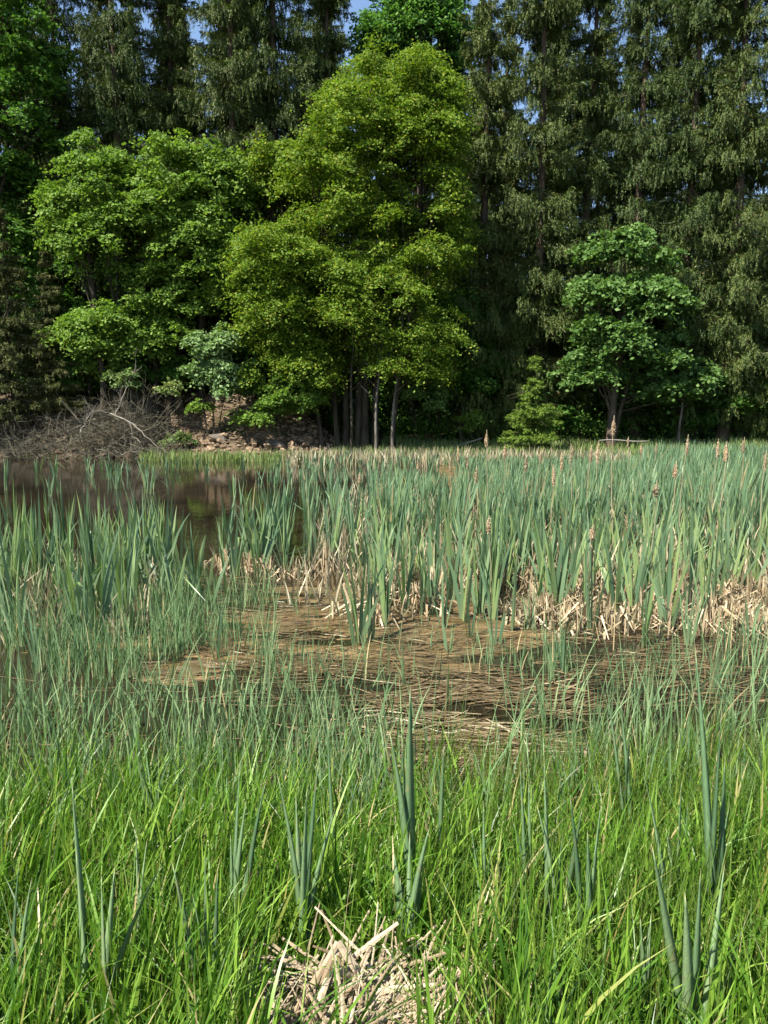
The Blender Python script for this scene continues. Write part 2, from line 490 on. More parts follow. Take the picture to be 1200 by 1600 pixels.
# ------------------------------------------------------------------ trees
def spruce_crown(seed, H, Rm, z0, mat, nbr=430, droop=0.30, size=1.0, density=1.0, power=0.8, hang=1.0):
    r = np.random.default_rng(seed)
    mb = MB(); tb = MB()
    tiers = np.sort(r.uniform(0, 1, max(12, nbr // 6)))
    zs = z0 + (H - z0) * np.repeat(tiers, 6)[:nbr] + r.normal(0, 0.07, min(nbr, 6 * len(tiers)))
    for i, z in enumerate(zs):
        u = min(1, max(0, (z - z0) / (H - z0)))
        prof = (1 - u) ** power * min(1.0, 0.55 + u * 4)
        L = max(0.25, Rm * prof * r.uniform(0.55, 1.22))
        ph = i * 2 * math.pi / 6 + (i // 6) * 2.1 + r.normal(0, 0.30)
        dv = np.array([math.cos(ph), math.sin(ph), 0])
        dr = droop * (1.25 - 1.1 * u) * r.uniform(0.7, 1.3)
        ks = np.linspace(0, 1, 7)
        path = np.array([0, 0, z]) + dv * (L * ks)[:, None]
        path[:, 2] += L * (-dr * 1.6 * ks + dr * 1.1 * ks ** 2.2)
        side = np.array([-dv[1], dv[0], 0])
        path += side * (0.12 * L * r.normal() * ks ** 2)[:, None]
        tube(tb, path, np.linspace(0.035 * max(0.4, L / Rm), 0.008, 7), 3, cap=False)
        n = int(max(8, L * 18 * density))
        s = 0.15 + 0.85 * r.random(n) ** 0.75
        pos = np.stack([np.interp(s, ks, path[:, k]) for k in range(3)], -1)
        lat = r.normal(0, 1, n) * 0.17 * L * (1.1 - s) ** 0.7
        pos = pos + side * lat[:, None]
        pos[:, 2] -= np.abs(lat) * 0.5
        tl = (0.22 + 0.80 * r.random(n) ** 1.6) * (0.45 + 0.6 * (L / Rm)) * (1.15 - 0.6 * s) * hang
        td = unit(np.stack([dv[0] * 0.2 + r.normal(0, 0.13, n), dv[1] * 0.2 + r.normal(0, 0.13, n), -np.ones(n)], -1))
        k = 14
        f = np.tile((np.arange(k) + 0.5) / k, n) ; rep = lambda a: np.repeat(a, k, 0)
        c = rep(pos) + rep(td) * (rep(tl) * f)[:, None] + r.normal(0, 0.019, (n * k, 3))
        a = unit(rep(td) + r.normal(0, 0.42, (n * k, 3))) * (size * r.uniform(0.04, 0.08, n * k))[:, None]
        nb = np.cross(a, unit(np.array([dv[0], dv[1], 0.7]) + r.normal(0, 0.7, (n * k, 3))))
        b = unit(nb) * (size * r.uniform(0.010, 0.020, n * k))[:, None]
        rhombs(mb, c, a, b)
        n2 = int(n * 5)
        s = 0.1 + 0.9 * r.random(n2)
        c = np.stack([np.interp(s, ks, path[:, kk]) for kk in range(3)], -1) + r.normal(0, 0.045, (n2, 3)) + side * (r.normal(0, 0.15, n2) * L * (1.08 - s))[:, None]
        a = unit(dv + r.normal(0, 0.5, (n2, 3))) * (size * r.uniform(0.07, 0.13, n2))[:, None]
        b = unit(np.cross(a, np.array([0, 0, 1.0]) + r.normal(0, 0.5, (n2, 3)))) * (size * r.uniform(0.014, 0.028, n2))[:, None]
        rhombs(mb, c, a, b)
    return mb, tb


def make_spruce(seed, H, Rm, z0, mat, bark, name='spruce_tree', tr=0.26, **kw):
    root = empty(name, (0, 0, 0))
    mb, t2 = spruce_crown(seed, H, Rm, z0, mat, **kw)
    r = np.random.default_rng(seed + 50)
    k = 14
    zz = np.linspace(-0.6, H, k)
    P = np.stack([0.12 * np.sin(zz * 0.21 + seed), 0.10 * np.cos(zz * 0.17 + seed), zz], -1)
    rad = tr * (1 - zz / H * 0.93); rad[0] *= 1.45; rad[-1] = 0.02
    tube(t2, P, rad, 10, m=1)
    for i in range(26):       # dead snags on the bare lower stem
        z = r.uniform(0.8, z0 + 3); ph = r.uniform(0, 6.28); L = r.uniform(0.4, 1.6)
        kk = np.linspace(0, 1, 4)
        tube(t2, np.array([0, 0, z]) + np.stack([np.cos(ph) * L * kk, np.sin(ph) * L * kk, -0.25 * L * kk + 0.1 * r.normal() * kk ** 2], -1), np.linspace(0.02, 0.005, 4), 3, m=1, cap=False)
    t2.build('trunk', [M['bark_pale'], bark], root, smooth=True)
    mb.build('crown', mat, root)
    return root


def gz(x, y): return float(ground_z(x, y))


def on_ground(px, Y, sink=0.05):
    x = at(px, Y)[0]
    return (x, Y, gz(x, Y) - sink)


S = []
S.append(make_spruce(11, 27, 3.3, 0.8, M['spruce'], M['bark_red'], nbr=470))
S.append(make_spruce(12, 29, 3.8, 1.6, M['spruce'], M['bark_red'], nbr=470, droop=0.5, power=0.7))
S.append(make_spruce(13, 26, 2.9, 2.2, M['spruce'], M['bark_red'], nbr=440, droop=0.45))
S.append(make_spruce(14, 28, 3.5, 2.5, M['spruce'], M['bark_red'], nbr=450, droop=0.55, power=0.65))
for s_ in S: tag(s_, 'spruce', 'tree')

front = [   # px, Y, variant, rz, scale, label
    (118, 38.5, 1, 0.3, 0.95, 'ragged dark spruce above the left bright green maple, sky showing beside its top'),
    (205, 37.5, 3, 1.1, 0.98, 'dark spruce with long hanging branches behind the two bright maples'),
    (288, 39.5, 0, 2.0, 1.00, 'dark spruce rising between the bright maples and the olive spruces'),
    (372, 37.6, 3, 2.9, 1.04, 'olive spruce with drooping curtains just left of the tall beech'),
    (440, 38.6, 1, 4.0, 1.02, 'broad olive spruce whose top stands beside the tall beech crown'),
    (520, 40.0, 2, 5.1, 1.03, 'olive spruce half hidden by the left shoulder of the tall beech'),
    (752, 37.8, 0, 0.9, 0.98, 'spruce standing right against the right edge of the tall beech'),
    (832, 37.2, 3, 1.7, 1.00, 'spruce with a dark bare trunk showing low down, behind the young fir'),
    (905, 38.9, 2, 2.6, 1.05, 'slim spruce rising left of the round sycamore crown'),
    (985, 38.0, 1, 3.3, 1.00, 'spruce towering directly above the round sycamore crown'),
    (1062, 36.6, 3, 4.4, 0.97, 'spruce with hanging grey green curtains right of the sycamore'),
    (1128, 35.9, 1, 5.4, 1.00, 'spruce with pale bare branches and low sweeping boughs near the right edge'),
    (1205, 36.4, 0, 0.2, 1.04, 'spruce cut by the right edge of the view, bluish at its top'),
]
G_SPR = 'tall spruces along the forest edge'
used = set()
for px, Yd, v, rz, sc, lab in front:
    loc = on_ground(px, Yd)
    if v not in used:
        used.add(v); o = S[v]; o.location = loc; o.rotation_euler = (0, 0, rz); o.scale = (sc, sc, sc); o['label'] = lab; o['group'] = G_SPR
    else:
        copy_one(S[v], loc, rz, sc, lab, G_SPR)
k = 0
for Yd, step, off in ((43.5, 3.1, 0.0), (49.5, 3.6, 1.7), (57.0, 4.4, 0.6)):
    xm = Yd * 0.56
    x = -xm + off
    while x < xm:
        xx = x + random.uniform(-0.9, 0.9); yy = Yd + random.uniform(-1.6, 1.6)
        copy_one(S[k % 4], (xx, yy, gz(xx, yy) - 0.1), random.uniform(0, 6.28), random.uniform(0.78, 0.98),
                 'dark spruce ' + {43.5: 'in the second line of the forest', 49.5: 'in the third line of the forest', 57.0: 'in the farthest line of the forest'}[Yd] + ' behind the ' + ('left edge trees' if xx < -Yd * .38 else 'bright maples' if xx < -Yd * .18 else 'tall beech' if xx < Yd * .12 else 'young fir' if xx < Yd * .24 else 'sycamore' if xx < Yd * .38 else 'spruces at the right edge'), 'spruces deeper in the forest')
        k += 1; x += step


def leaf_crown(lobes, n_sprays, per, spray_r, leaf, seed, flat=0.5, gap=0.0, pts=None, nz=0.55, clump_n=3.0, clump_r=0.80):
    """sprays of leaves spread through lobes given as (cx,cy,cz,rx,ry,rz)"""
    r = np.random.default_rng(seed)
    mb = MB(); cent = []
    L0 = np.array(lobes, float)
    # each big lobe carries irregular leafy clumps, layered like shelves
    cl = []
    for l in L0:
        A = l[3] * l[5] + l[4] * l[5] + l[3] * l[4]
        for _ in range(int(max(5, A * clump_n))):
            d = unit(r.normal(0, 1, 3) * np.array([1, 1, 0.9]))
            if d[2] < -0.5: d[2] *= -1
            wob = 1 + 0.38 * noise.noise(Vector((d[0] * 1.7 + l[0], d[1] * 1.7, d[2] * 2.0 + seed)))
            rr = r.uniform(0.35, 1.02) ** 0.55 * wob
            cr = clump_r * r.uniform(0.6, 1.35)
            p = l[:3] + d * np.maximum(l[3:] - cr * 0.5, 0.1) * rr
            if gap and len(cl) > 3 and noise.noise(Vector(p * 0.42) + Vector((seed, 0, 0))) < -0.38 + gap: continue
            cl.append((p[0], p[1], p[2], cr, cr, cr * r.uniform(0.65, 1.05)))
    L = np.array(cl, float)
    area = L[:, 3] ** 2; area /= area.sum(); tries = 0
    while len(cent) < n_sprays and tries < n_sprays * 12:
        tries += 1
        i = r.choice(len(L), p=area)
        d = unit(r.normal(0, 1, 3))
        if d[2] < -0.1: d[2] *= -0.8
        p = L[i, :3] + d * L[i, 3:] * r.uniform(0.35, 1.05)
        if p[2] < 0.25: continue
        cent.append((p, i))
    C = np.array([c[0] for c in cent]); I = np.array([c[1] for c in cent])
    n = len(C)
    out = C - L[I, :3]; out[:, 2] *= 0.25; out = unit(out + r.normal(0, 0.25, (n, 3)) * 0.5)
    up = np.array([0, 0, 1.0])
    sn = unit(up + out * flat + r.normal(0, 0.22, (n, 3)))      # spray plane normal
    ax = unit(out - sn * (out * sn).sum(-1, keepdims=True)); ay = np.cross(sn, ax)
    R_ = spray_r * r.uniform(0.6, 1.3, n)
    m = n * per; rep = lambda a: np.repeat(a, per, 0)
    u = r.normal(0, 0.5, m); v = r.normal(0, 0.33, m)
    c = rep(C) + rep(ax) * (rep(R_) * u)[:, None] + rep(ay) * (rep(R_) * v)[:, None] + rep(sn) * (r.normal(0, 0.10, m) * rep(R_))[:, None]
    c[:, 2] -= 0.25 * rep(R_) * (u * u + v * v)
    nrm = unit(rep(sn) + r.normal(0, nz, (m, 3)))
    a = unit(np.cross(nrm, r.normal(0, 1, (m, 3)))); b = np.cross(nrm, a)
    sz = leaf * r.uniform(0.45, 1.35, m)
    rhombs(mb, c, a * (sz * 0.55)[:, None], b * (sz * 0.40)[:, None])
    return mb, C


def make_tree(name, px, Yd, lobes_px, stems, n_sprays, per, spray_r, leaf, mat, bark, seed, label, cat='tree', group=None,
              gap=0.0, flat=0.5, limbs=40, tr=0.2, dy=0.0, nz=0.55, sink=0.1, clump_n=3.0, clump_r=0.80):
    """lobes_px: (px, py, half width px, half height px, depth half size m, dy) measured off the photograph at depth Yd"""
    base = on_ground(px, Yd, sink)
    root = empty(name, base, 0, label, cat, group)
    k = Yd / F * 1.01
    lobes = []
    for (lx, ly, rx, rz, ry, ddy) in lobes_px:
        c = at(lx, Yd + ddy, ly)
        lobes.append((c[0] - base[0], c[1] - base[1], c[2] - base[2], rx * k, ry, rz * k))
    mb, C = leaf_crown(lobes, n_sprays, per, spray_r, leaf, seed, flat, gap, nz=nz, clump_n=clump_n, clump_r=clump_r)
    r = np.random.default_rng(seed + 3)
    tb = MB()
    paths = []
    for (dx, dyy, tx, tz, rad) in stems:       # base offset m, top offset m
        kk = np.linspace(0, 1, 9)
        P = np.stack([dx + (tx - dx) * kk ** 1.3 + 0.06 * np.sin(kk * 7 + seed + dx), dyy + 0.1 * np.sin(kk * 5 + dx), -0.2 + (tz + 0.2) * kk], -1)
        rr = rad * (1 - 0.85 * kk); rr[0] *= 1.3
        tube(tb, P, rr, 9); paths.append((P, rad))
    for i in range(limbs):
        t = C[r.integers(len(C))]
        P, rad = min(paths, key=lambda q: abs(np.interp(min(t[2] * 0.7, q[0][-1][2]), q[0][:, 2], q[0][:, 0]) - t[0]))
        zz = np.clip(t[2] * r.uniform(0.45, 0.8), 0.6, P[-1][2] * 0.98)
        s = np.array([np.interp(zz, P[:, 2], P[:, 0]), np.interp(zz, P[:, 2], P[:, 1]), zz])
        kk = np.linspace(0, 1, 6)[:, None]
        mid = (t - s) * kk; mid[:, 2] = (t - s)[2] * kk[:, 0] ** 0.8
        tube(tb, s + mid + r.normal(0, 0.05, (6, 3)) * kk * (1 - kk) * 4, np.linspace(rad * 0.28, 0.012, 6), 4, cap=False)
    tb.build('trunk', bark, root, smooth=True)
    mb.build('crown', mat, root)
    return root


# tall beech, several stems (photo x 350..730, y 65..680)
make_tree('beech_tree', 565, 33.6, [
    (605, 205, 108, 118, 3.0, 0.6), (655, 250, 85, 140, 2.8, 0.8), (555, 250, 95, 125, 3.0, 0.0), (655, 165, 62, 70, 2.2, 0.8), (520, 330, 70, 90, 2.4, -0.6), (640, 400, 95, 130, 3.0, 0.4),
    (440, 430, 85, 75, 2.4, -1.0), (500, 480, 95, 90, 2.6, -1.0), (610, 500, 95, 110, 2.8, -0.2), (420, 520, 65, 75, 2.0, -1.0), (680, 520, 50, 90, 2.0, 0.2),
    (455, 590, 85, 65, 2.0, -1.0), (640, 570, 85, 70, 2.2, -0.4), (565, 140, 60, 60, 2.0, 0.6), (540, 560, 70, 70, 2.0, 0.8), (690, 380, 55, 100, 2.2, 0.6)],
    [(-1.1, 0, -1.6, 9, 0.13), (-0.75, 0.3, -0.5, 12, 0.16), (-0.15, 0.1, 0.4, 15, 0.19), (0.1, -0.1, 0.9, 13, 0.17), (0.55, 0.2, 1.4, 14, 0.18), (1.35, 0.0, 2.6, 10, 0.13), (-1.7, -0.2, -3.0, 7, 0.11)],
    5200, 66, 0.60, 0.105, M['beech'], M['bark'], 21,
    'tall many stemmed beech with yellow green leaves in the middle of the far bank', gap=0.10, limbs=90)
# two bright maples on the left
make_tree('maple_tree', 165, 33.8, [
    (150, 300, 65, 75, 2.2, 0), (195, 380, 75, 90, 2.4, -0.2), (135, 400, 55, 80, 2.0, 0.2), (160, 480, 70, 70, 2.2, 0.0), (110, 350, 40, 60, 1.5, 0.2), (130, 540, 60, 50, 1.8, 0.3), (200, 540, 60, 55, 1.8, 0.3)],
    [(0, 0, -0.3, 9.5, 0.17), (0.6, 0.3, 0.9, 8.0, 0.12)], 1700, 54, 0.52, 0.13, M['maple'], M['bark'], 31,
    'left of the two bright green maples above the stony bank', group='bright green maples', gap=0.10)
make_tree('maple_tree', 280, 34.4, [
    (290, 290, 75, 75, 2.4, 0), (340, 320, 55, 70, 2.0, 0.2), (240, 360, 70, 75, 2.3, -0.2), (310, 400, 80, 90, 2.4, 0.2), (270, 470, 90, 80, 2.4, 0.5), (250, 540, 80, 60, 2.0, 0.6), (360, 450, 45, 80, 1.8, 0.4)],
    [(0, 0, 0.2, 10, 0.2), (-0.9, 0.2, -1.6, 8.0, 0.13), (0.9, 0.2, 1.6, 9.0, 0.13)], 2300, 54, 0.52, 0.13, M['maple'], M['bark'], 32,
    'right and taller of the two bright green maples, behind the pale green bush', group='bright green maples', gap=0.08)
# sycamore on the right
make_tree('sycamore_tree', 955, 33.9, [
    (985, 400, 68, 52, 2.0, 0.3), (935, 470, 50, 50, 1.7, -0.2), (1010, 480, 70, 55, 2.0, 0.0), (960, 545, 72, 50, 2.0, -0.3), (1060, 560, 62, 50, 1.9, 0.0),
    (925, 590, 50, 42, 1.4, -0.3), (980, 600, 60, 40, 1.5, 0.4), (1095, 605, 42, 35, 1.4, 0.2), (1020, 620, 70, 35, 1.8, 0.3)],
    [(0, 0, 0.3, 8.0, 0.23), (0.25, 0.5, 1.6, 6.5, 0.12)], 1400, 44, 0.48, 0.165, M['sycamore'], M['bark_red'], 41,
    'round crowned sycamore with broad mid green leaves and a thick brown trunk', gap=0.12, limbs=50)
# broad leaved tree at the left edge, dark and tall
make_tree('linden_tree', 5, 35.5, [
    (20, 60, 75, 90, 2.5, 0), (30, 200, 70, 90, 2.5, 0), (10, 320, 70, 90, 2.5, 0.3), (60, 130, 45, 60, 2.0, 0.2), (-60, 220, 80, 200, 3.0, 0.5), (25, 420, 60, 90, 2.2, 0.5)],
    [(0, 0, 0.2, 17, 0.28)], 1300, 40, 0.62, 0.17, M['dark_leaf'], M['bark'], 51,
    'tall dark leafed broadleaf tree cut by the left edge of the view', gap=0.16)
# light green broadleaf behind the top of the beech
make_tree('ash_tree', 650, 41.5, [(650, 45, 60, 60, 2.6, 0), (600, 75, 50, 50, 2.2, 0), (690, 70, 45, 70, 2.2, 0), (700, 140, 30, 60, 1.6, 0), (640, -30, 55, 60, 2.4, 0)],
    [(0, 0, 0.0, 20, 0.25)], 1100, 46, 0.7, 0.15, M['ash'], M['bark'], 61,
    'fresh green treetop rising behind the crown of the tall beech', gap=0.08)
make_tree('broadleaf_tree', 470, 36.0, [(430, 270, 55, 45, 2.0, 0), (400, 310, 40, 40, 1.6, 0), (460, 330, 50, 50, 1.8, 0)],
    [(0, 0, -0.6, 10.5, 0.14)], 330, 44, 0.62, 0.13, M['beech'], M['bark'], 62,
    'smaller olive green tree top showing just left of the tall beech', gap=0.08)
make_tree('broadleaf_tree', 110, 36.2, [(120, 470, 70, 90, 2.4, 0), (60, 560, 80, 60, 2.2, 0), (170, 560, 70, 50, 2.0, 0)],
    [(0, 0, 0.2, 6.5, 0.14)], 620, 40, 0.55, 0.15, M['dark_leaf'], M['bark'], 63,
    'dark low tree in the shade under the left bright maple', gap=0.1)
make_tree('broadleaf_tree', 330, 36.6, [(330, 500, 80, 80, 2.2, 0), (280, 560, 80, 60, 2.2, 0), (400, 560, 60, 70, 2.0, 0)],
    [(0, 0, 0.2, 7, 0.16), (-0.7, 0, -1.0, 7, 0.13)], 620, 40, 0.55, 0.15, M['dark_leaf'], M['bark'], 64,
    'dark leafy tree in the shade behind the pale green bush', gap=0.1)
make_tree('broadleaf_tree', 720, 36.8, [(715, 520, 60, 80, 2.2, 0), (760, 600, 60, 50, 2.0, 0), (690, 600, 60, 50, 2.0, 0.3)],
    [(0, 0, 0.2, 6.5, 0.14)], 520, 38, 0.55, 0.15, M['dark_leaf'], M['bark'], 65,
    'dark shaded tree between the tall beech and the young fir', gap=0.12)

# shrubs
def shrub(px, Yd, lobes, n, leaf, mat, seed, label, name='shrub', per=34, sr=0.34, group=None, stems=None, gap=0.05):
    return make_tree(name, px, Yd, lobes, stems or [(0, 0, 0.1, 1.2, 0.04), (0.2, 0.1, 0.5, 1.1, 0.03), (-0.2, 0, -0.5, 1.0, 0.03)], n, per, sr, leaf, mat, M['bark'], seed, label,
                     cat='shrub', group=group, gap=gap, limbs=18, sink=0.03, clump_n=5, clump_r=0.4)


shrub(335, 32.3, [(338, 545, 44, 40, 0.9, 0), (318, 585, 40, 38, 0.9, 0), (352, 598, 36, 42, 0.9, 0)], 420, 0.13, M['pale_leaf'], 71,
      'pale bluish green bush standing above the stones of the left bank', stems=[(0, 0, 0.1, 2.8, 0.05), (0.2, 0.1, 0.5, 2.4, 0.04), (-0.2, 0, -0.5, 2.2, 0.04)])
shrub(455, 32.6, [(450, 620, 55, 38, 1.1, 0), (420, 650, 40, 25, 0.9, 0), (480, 640, 30, 30, 0.9, 0)], 300, 0.11, M['maple'], 72,
      'low fresh green bush spilling over the stones under the tall beech', gap=0.02)
shrub(165, 34.2, [(165, 560, 40, 28, 1.0, 0), (145, 590, 30, 30, 0.9, 0), (190, 585, 30, 25, 0.9, 0)], 170, 0.13, M['maple'], 73,
      'yellow green bush just behind the pile of dead brush')
shrub(735, 34.5, [(735, 668, 26, 20, 0.6, 0)], 40, 0.11, M['maple'], 74, 'tiny leafy sapling in the clearing between beech and young fir')
shrub(1150, 35.2, [(1150, 640, 60, 35, 1.4, 0), (1210, 625, 50, 40, 1.4, 0)], 260, 0.13, M['dark_leaf'], 75,
      'low dark green bush under the spruces at the right edge')
shrub(1080, 35.6, [(1080, 665, 50, 20, 1.0, 0)], 110, 0.12, M['dark_leaf'], 76, 'low dark bush to the right behind the sycamore trunk')
shrub(870, 35.3, [(880, 660, 40, 26, 1.0, 0)], 110, 0.12, M['dark_leaf'], 77, 'small dark bush between the young fir and the sycamore trunk')
shrub(285, 31.9, [(278, 690, 34, 9, 0.5, 0)], 60, 0.09, M['far_grass'], 78, 'low mossy green plant at the foot of the stony bank', sr=0.25)
shrub(400, 32.0, [(395, 662, 30, 16, 0.6, 0)], 60, 0.10, M['maple'], 79, 'small green bramble hanging over the stones beside the fresh green bush', sr=0.28)

shrub(105, 34.6, [(110, 590, 40, 40, 1.1, 0)], 240, 0.13, M['dark_leaf'], 171, 'dark bush between the thin spruces and the left maple trunk')
shrub(225, 34.8, [(225, 585, 40, 40, 1.1, 0)], 240, 0.13, M['dark_leaf'], 172, 'dark bush between the trunks of the two bright maples')
shrub(285, 34.6, [(285, 590, 32, 36, 1.0, 0)], 200, 0.13, M['dark_leaf'], 173, 'dark bush in the shade just left of the pale green bush')
shrub(395, 34.4, [(398, 600, 34, 45, 1.1, 0)], 220, 0.12, M['sycamore'], 174, 'green bush between the pale green bush and the beech')
shrub(500, 34.9, [(505, 600, 40, 60, 1.2, 0)], 320, 0.12, M['sycamore'], 175, 'leafy bush behind the left stems of the beech')
shrub(665, 34.6, [(660, 620, 50, 40, 1.1, 0)], 260, 0.12, M['sycamore'], 176, 'leafy bush to the right of the beech stems')
shrub(190, 32.6, [(185, 598, 34, 18, 0.7, 0)], 90, 0.10, M['far_grass'], 177, 'yellow green bramble growing through the dead brush', sr=0.28)
shrub(262, 32.9, [(262, 612, 20, 14, 0.6, 0)], 60, 0.10, M['far_grass'], 178, 'small weedy plant at the top right end of the brush', sr=0.24)
shrub(320, 32.4, [(318, 640, 22, 10, 0.5, 0)], 50, 0.09, M['maple'], 179, 'small plant among the stones under the pale green bush', sr=0.24)

# undergrowth in the shade of the forest, a mass nobody could count
r = np.random.default_rng(5)
mb = MB()
N = 2300
xs = r.uniform(-22, 22, N); ys = r.uniform(35.2, 45, N)
C = np.stack([xs, ys, ground_z(xs, ys) + r.uniform(0.1, 1.0, N) * (1.1 + 1.6 * (vnoise(xs, ys, 4) > 0.1))], -1)
per = 30
c = np.repeat(C, per, 0) + r.normal(0, 0.26, (N * per, 3))
nr = unit(np.array([0, -0.2, 1]) + r.normal(0, 0.6, (N * per, 3)))
a = unit(np.cross(nr, r.normal(0, 1, (N * per, 3)))); b = np.cross(nr, a); sz = r.uniform(0.06, 0.13, N * per)[:, None]
rhombs(mb, c, a * sz * 0.6, b * sz * 0.45)
tag(mb.build('undergrowth', M['dark_leaf']), 'dark leafy undergrowth on the shaded forest floor', 'undergrowth', kind='stuff')

# young fir and the thin brown spruce on the left
fir = make_spruce(81, 4.1, 1.6, 0.1, M['fir'], M['bark'], 'fir_tree', tr=0.05, nbr=130, droop=0.12, size=0.8, density=2.2, power=0.95, hang=0.10)
fir.location = on_ground(832, 32.5, 0.0); tag(fir, 'young bright green fir beside the clearing, left of the sycamore', 'tree')
bs = make_spruce(82, 9.5, 2.1, 0.6, M['brown_spruce'], M['bark'], 'spruce_tree', tr=0.10, nbr=170, droop=0.2, density=0.9, power=0.7, hang=0.35)
bs.location = on_ground(22, 33.3); tag(bs, 'thin brownish spruce leaning over the bank at the left edge', 'tree', 'small thin spruces on the left bank')
copy_one(bs, on_ground(88, 33.8), 2.2, 0.78, 'shorter thin spruce behind the left end of the dead brush', 'small thin spruces on the left bank')
copy_one(bs, on_ground(-30, 32.9), 4.0, 0.9, 'thin spruce half outside the left edge of the view', 'small thin spruces on the left bank')

# pale young stems in front of the dark wood
for i, (px, Yd, h, lean, lab) in enumerate([
        (548, 32.5, 6.2, 0.2, 'thin dark stem left of the beech stems'),
        (586, 32.2, 5.2, 0.3, 'pale slender stem with mottled bark right of the beech stems'),
        (612, 32.6, 6.0, 0.5, 'pale leaning sapling stem right of all the beech stems'),
        (1060, 34.6, 4.0, 0.1, 'thin pale stem standing in the shade right of the sycamore')]):
    mb = MB(); kk = np.linspace(0, 1, 8)
    tube(mb, np.stack([lean * kk ** 1.5 + 0.04 * np.sin(kk * 9 + i), 0 * kk, h * kk], -1), np.linspace(0.07, 0.02, 8), 8)
    for q in range(5):
        z = h * (0.45 + 0.1 * q); k2 = np.linspace(0, 1, 4); s_ = random.choice((-1, 1))
        tube(mb, np.stack([lean * (z / h) ** 1.5 + s_ * 0.7 * k2, -0.2 * k2, z + 0.7 * k2], -1), np.linspace(0.02, 0.006, 4), 4)
    o = mb.build('sapling', M['bark_pale'] if i else M['bark'], smooth=True, loc=on_ground(px, Yd)); tag(o, lab, 'sapling')


# ------------------------------------------------------------------ stony bank, brush, log
def rock_mesh(seed, mat):
    import bmesh
    bm = bmesh.new(); bmesh.ops.create_icosphere(bm, subdivisions=3, radius=0.5)
    r = np.random.default_rng(seed)
    planes = [(unit(r.normal(0, 1, 3)), r.uniform(0.20, 0.40)) for _ in range(9)]
    for v in bm.verts:
        p = np.array(v.co)
        for n, d in planes:
            e = p @ n - d
            if e > 0: p = p - n * e
        p = p * (1 + 0.10 * noise.noise(Vector(p * 5) + Vector((seed, 0, 0))))
        p[2] *= 0.72
        v.co = p
    me = bpy.data.meshes.new('rock'); bm.to_mesh(me); bm.free(); me.materials.append(mat)
    return me


RM = [rock_mesh(i, M['rock']) for i in range(6)] + [rock_mesh(9, M['dark_rock'])]
r = np.random.default_rng(77)
n = 0
while n < 240:
    px = r.uniform(236, 520) if r.random() < 0.8 else r.uniform(20, 240); f = r.uniform(0.15, 3.3)
    x = at(px, 33)[0]; yy = float(shore_far(x)) + f
    s_ = r.uniform(0.18, 0.60) * (0.8 if f > 1.5 else 1.0)
    o = bpy.data.objects.new('rock', RM[r.integers(6)]); COL.objects.link(o)
    o.location = (x, yy, gz(x, yy) + s_ * 0.10); o.rotation_euler = tuple(r.uniform(-0.5, 0.5, 2)) + (r.uniform(0, 6.28),)
    o.scale = (s_ * r.uniform(0.9, 1.5), s_, s_ * r.uniform(0.7, 1.1))
    if px > 236:
        tag(o, 'tan angular stone ' + ('at the foot' if f < 0.9 else 'near the top' if f > 2.3 else 'halfway up') + ' of the open slope ' + ('beside the dead brush' if px < 300 else 'below the pale green bush' if px < 390 else 'beside the fresh green bush' if px < 460 else 'under the tall beech'), 'rock', 'tan stones on the open bank slope')
    else:
        tag(o, 'tan stone on the bank behind the dead brush', 'rock', 'tan stones behind the brush')
    n += 1
for px, py, s_, lab in ((341, 672, 0.75, 'large dark block of stone at the water end of the stony slope'),
                        (278, 640, 0.55, 'dark stone near the top of the slope beside the brush'), (432, 668, 0.6, 'dark stone shaded by the fresh green bush')):
    Yd = 32.3
    x = at(px, Yd)[0]
    o = bpy.data.objects.new('rock', RM[6]); COL.objects.link(o)
    o.location = (x, Yd, gz(x, Yd) + 0.12); o.scale = (s_ * 1.2, s_, s_ * 0.85); tag(o, lab, 'rock')
mb = MB()   # small rubble between the stones
N = 2600
px = r.uniform(150, 540, N); x = (px - 600) / F * 33; yy = shore_far(x) + r.uniform(0.1, 4.0, N); zz = ground_z(x, yy) + 0.02
sz = r.uniform(0.03, 0.10, N)
oct_ = np.array([(1, 0, 0), (0, 1, 0), (-1, 0, 0), (0, -1, 0), (0.2, 0.1, 0.7), (0, 0, -0.6)])
tri = np.array([(0, 1, 4), (1, 2, 4), (2, 3, 4), (3, 0, 4), (1, 0, 5), (2, 1, 5), (3, 2, 5), (0, 3, 5)])
V = np.stack([x, yy, zz], -1)[:, None] + (oct_[None] + r.normal(0, 0.22, (N, 6, 3))) * sz[:, None, None]
mb.add(V, None, (np.arange(N) * 6)[:, None, None] + tri[None])
tag(mb.build('rubble', M['rock']), 'small tan rubble between the stones of the bank', 'rubble', kind='stuff')


def twig(mb, p, d, L, rad, r, depth=0, grav=0.15, wob=0.25):
    k = 6
    P = [np.array(p, float)]; d = unit(np.array(d, float))
    for i in range(k):
        d = unit(d + r.normal(0, wob, 3) * 0.55 + np.array([0, 0, -grav * 0.35]))
        P.append(P[-1] + d * L / k)
    P = np.array(P)
    tube(mb, P, np.linspace(rad, rad * 0.3, k + 1), 4 if depth == 0 else 3, cap=False)
    if depth < 2:
        for j in range(5 if depth == 0 else 3):
            i = r.integers(1, k)
            dd = unit(P[i + 1] - P[i] + r.normal(0, 0.65, 3))
            twig(mb, P[i], dd, L * r.uniform(0.3, 0.55), rad * 0.45, r, depth + 1, grav, wob)


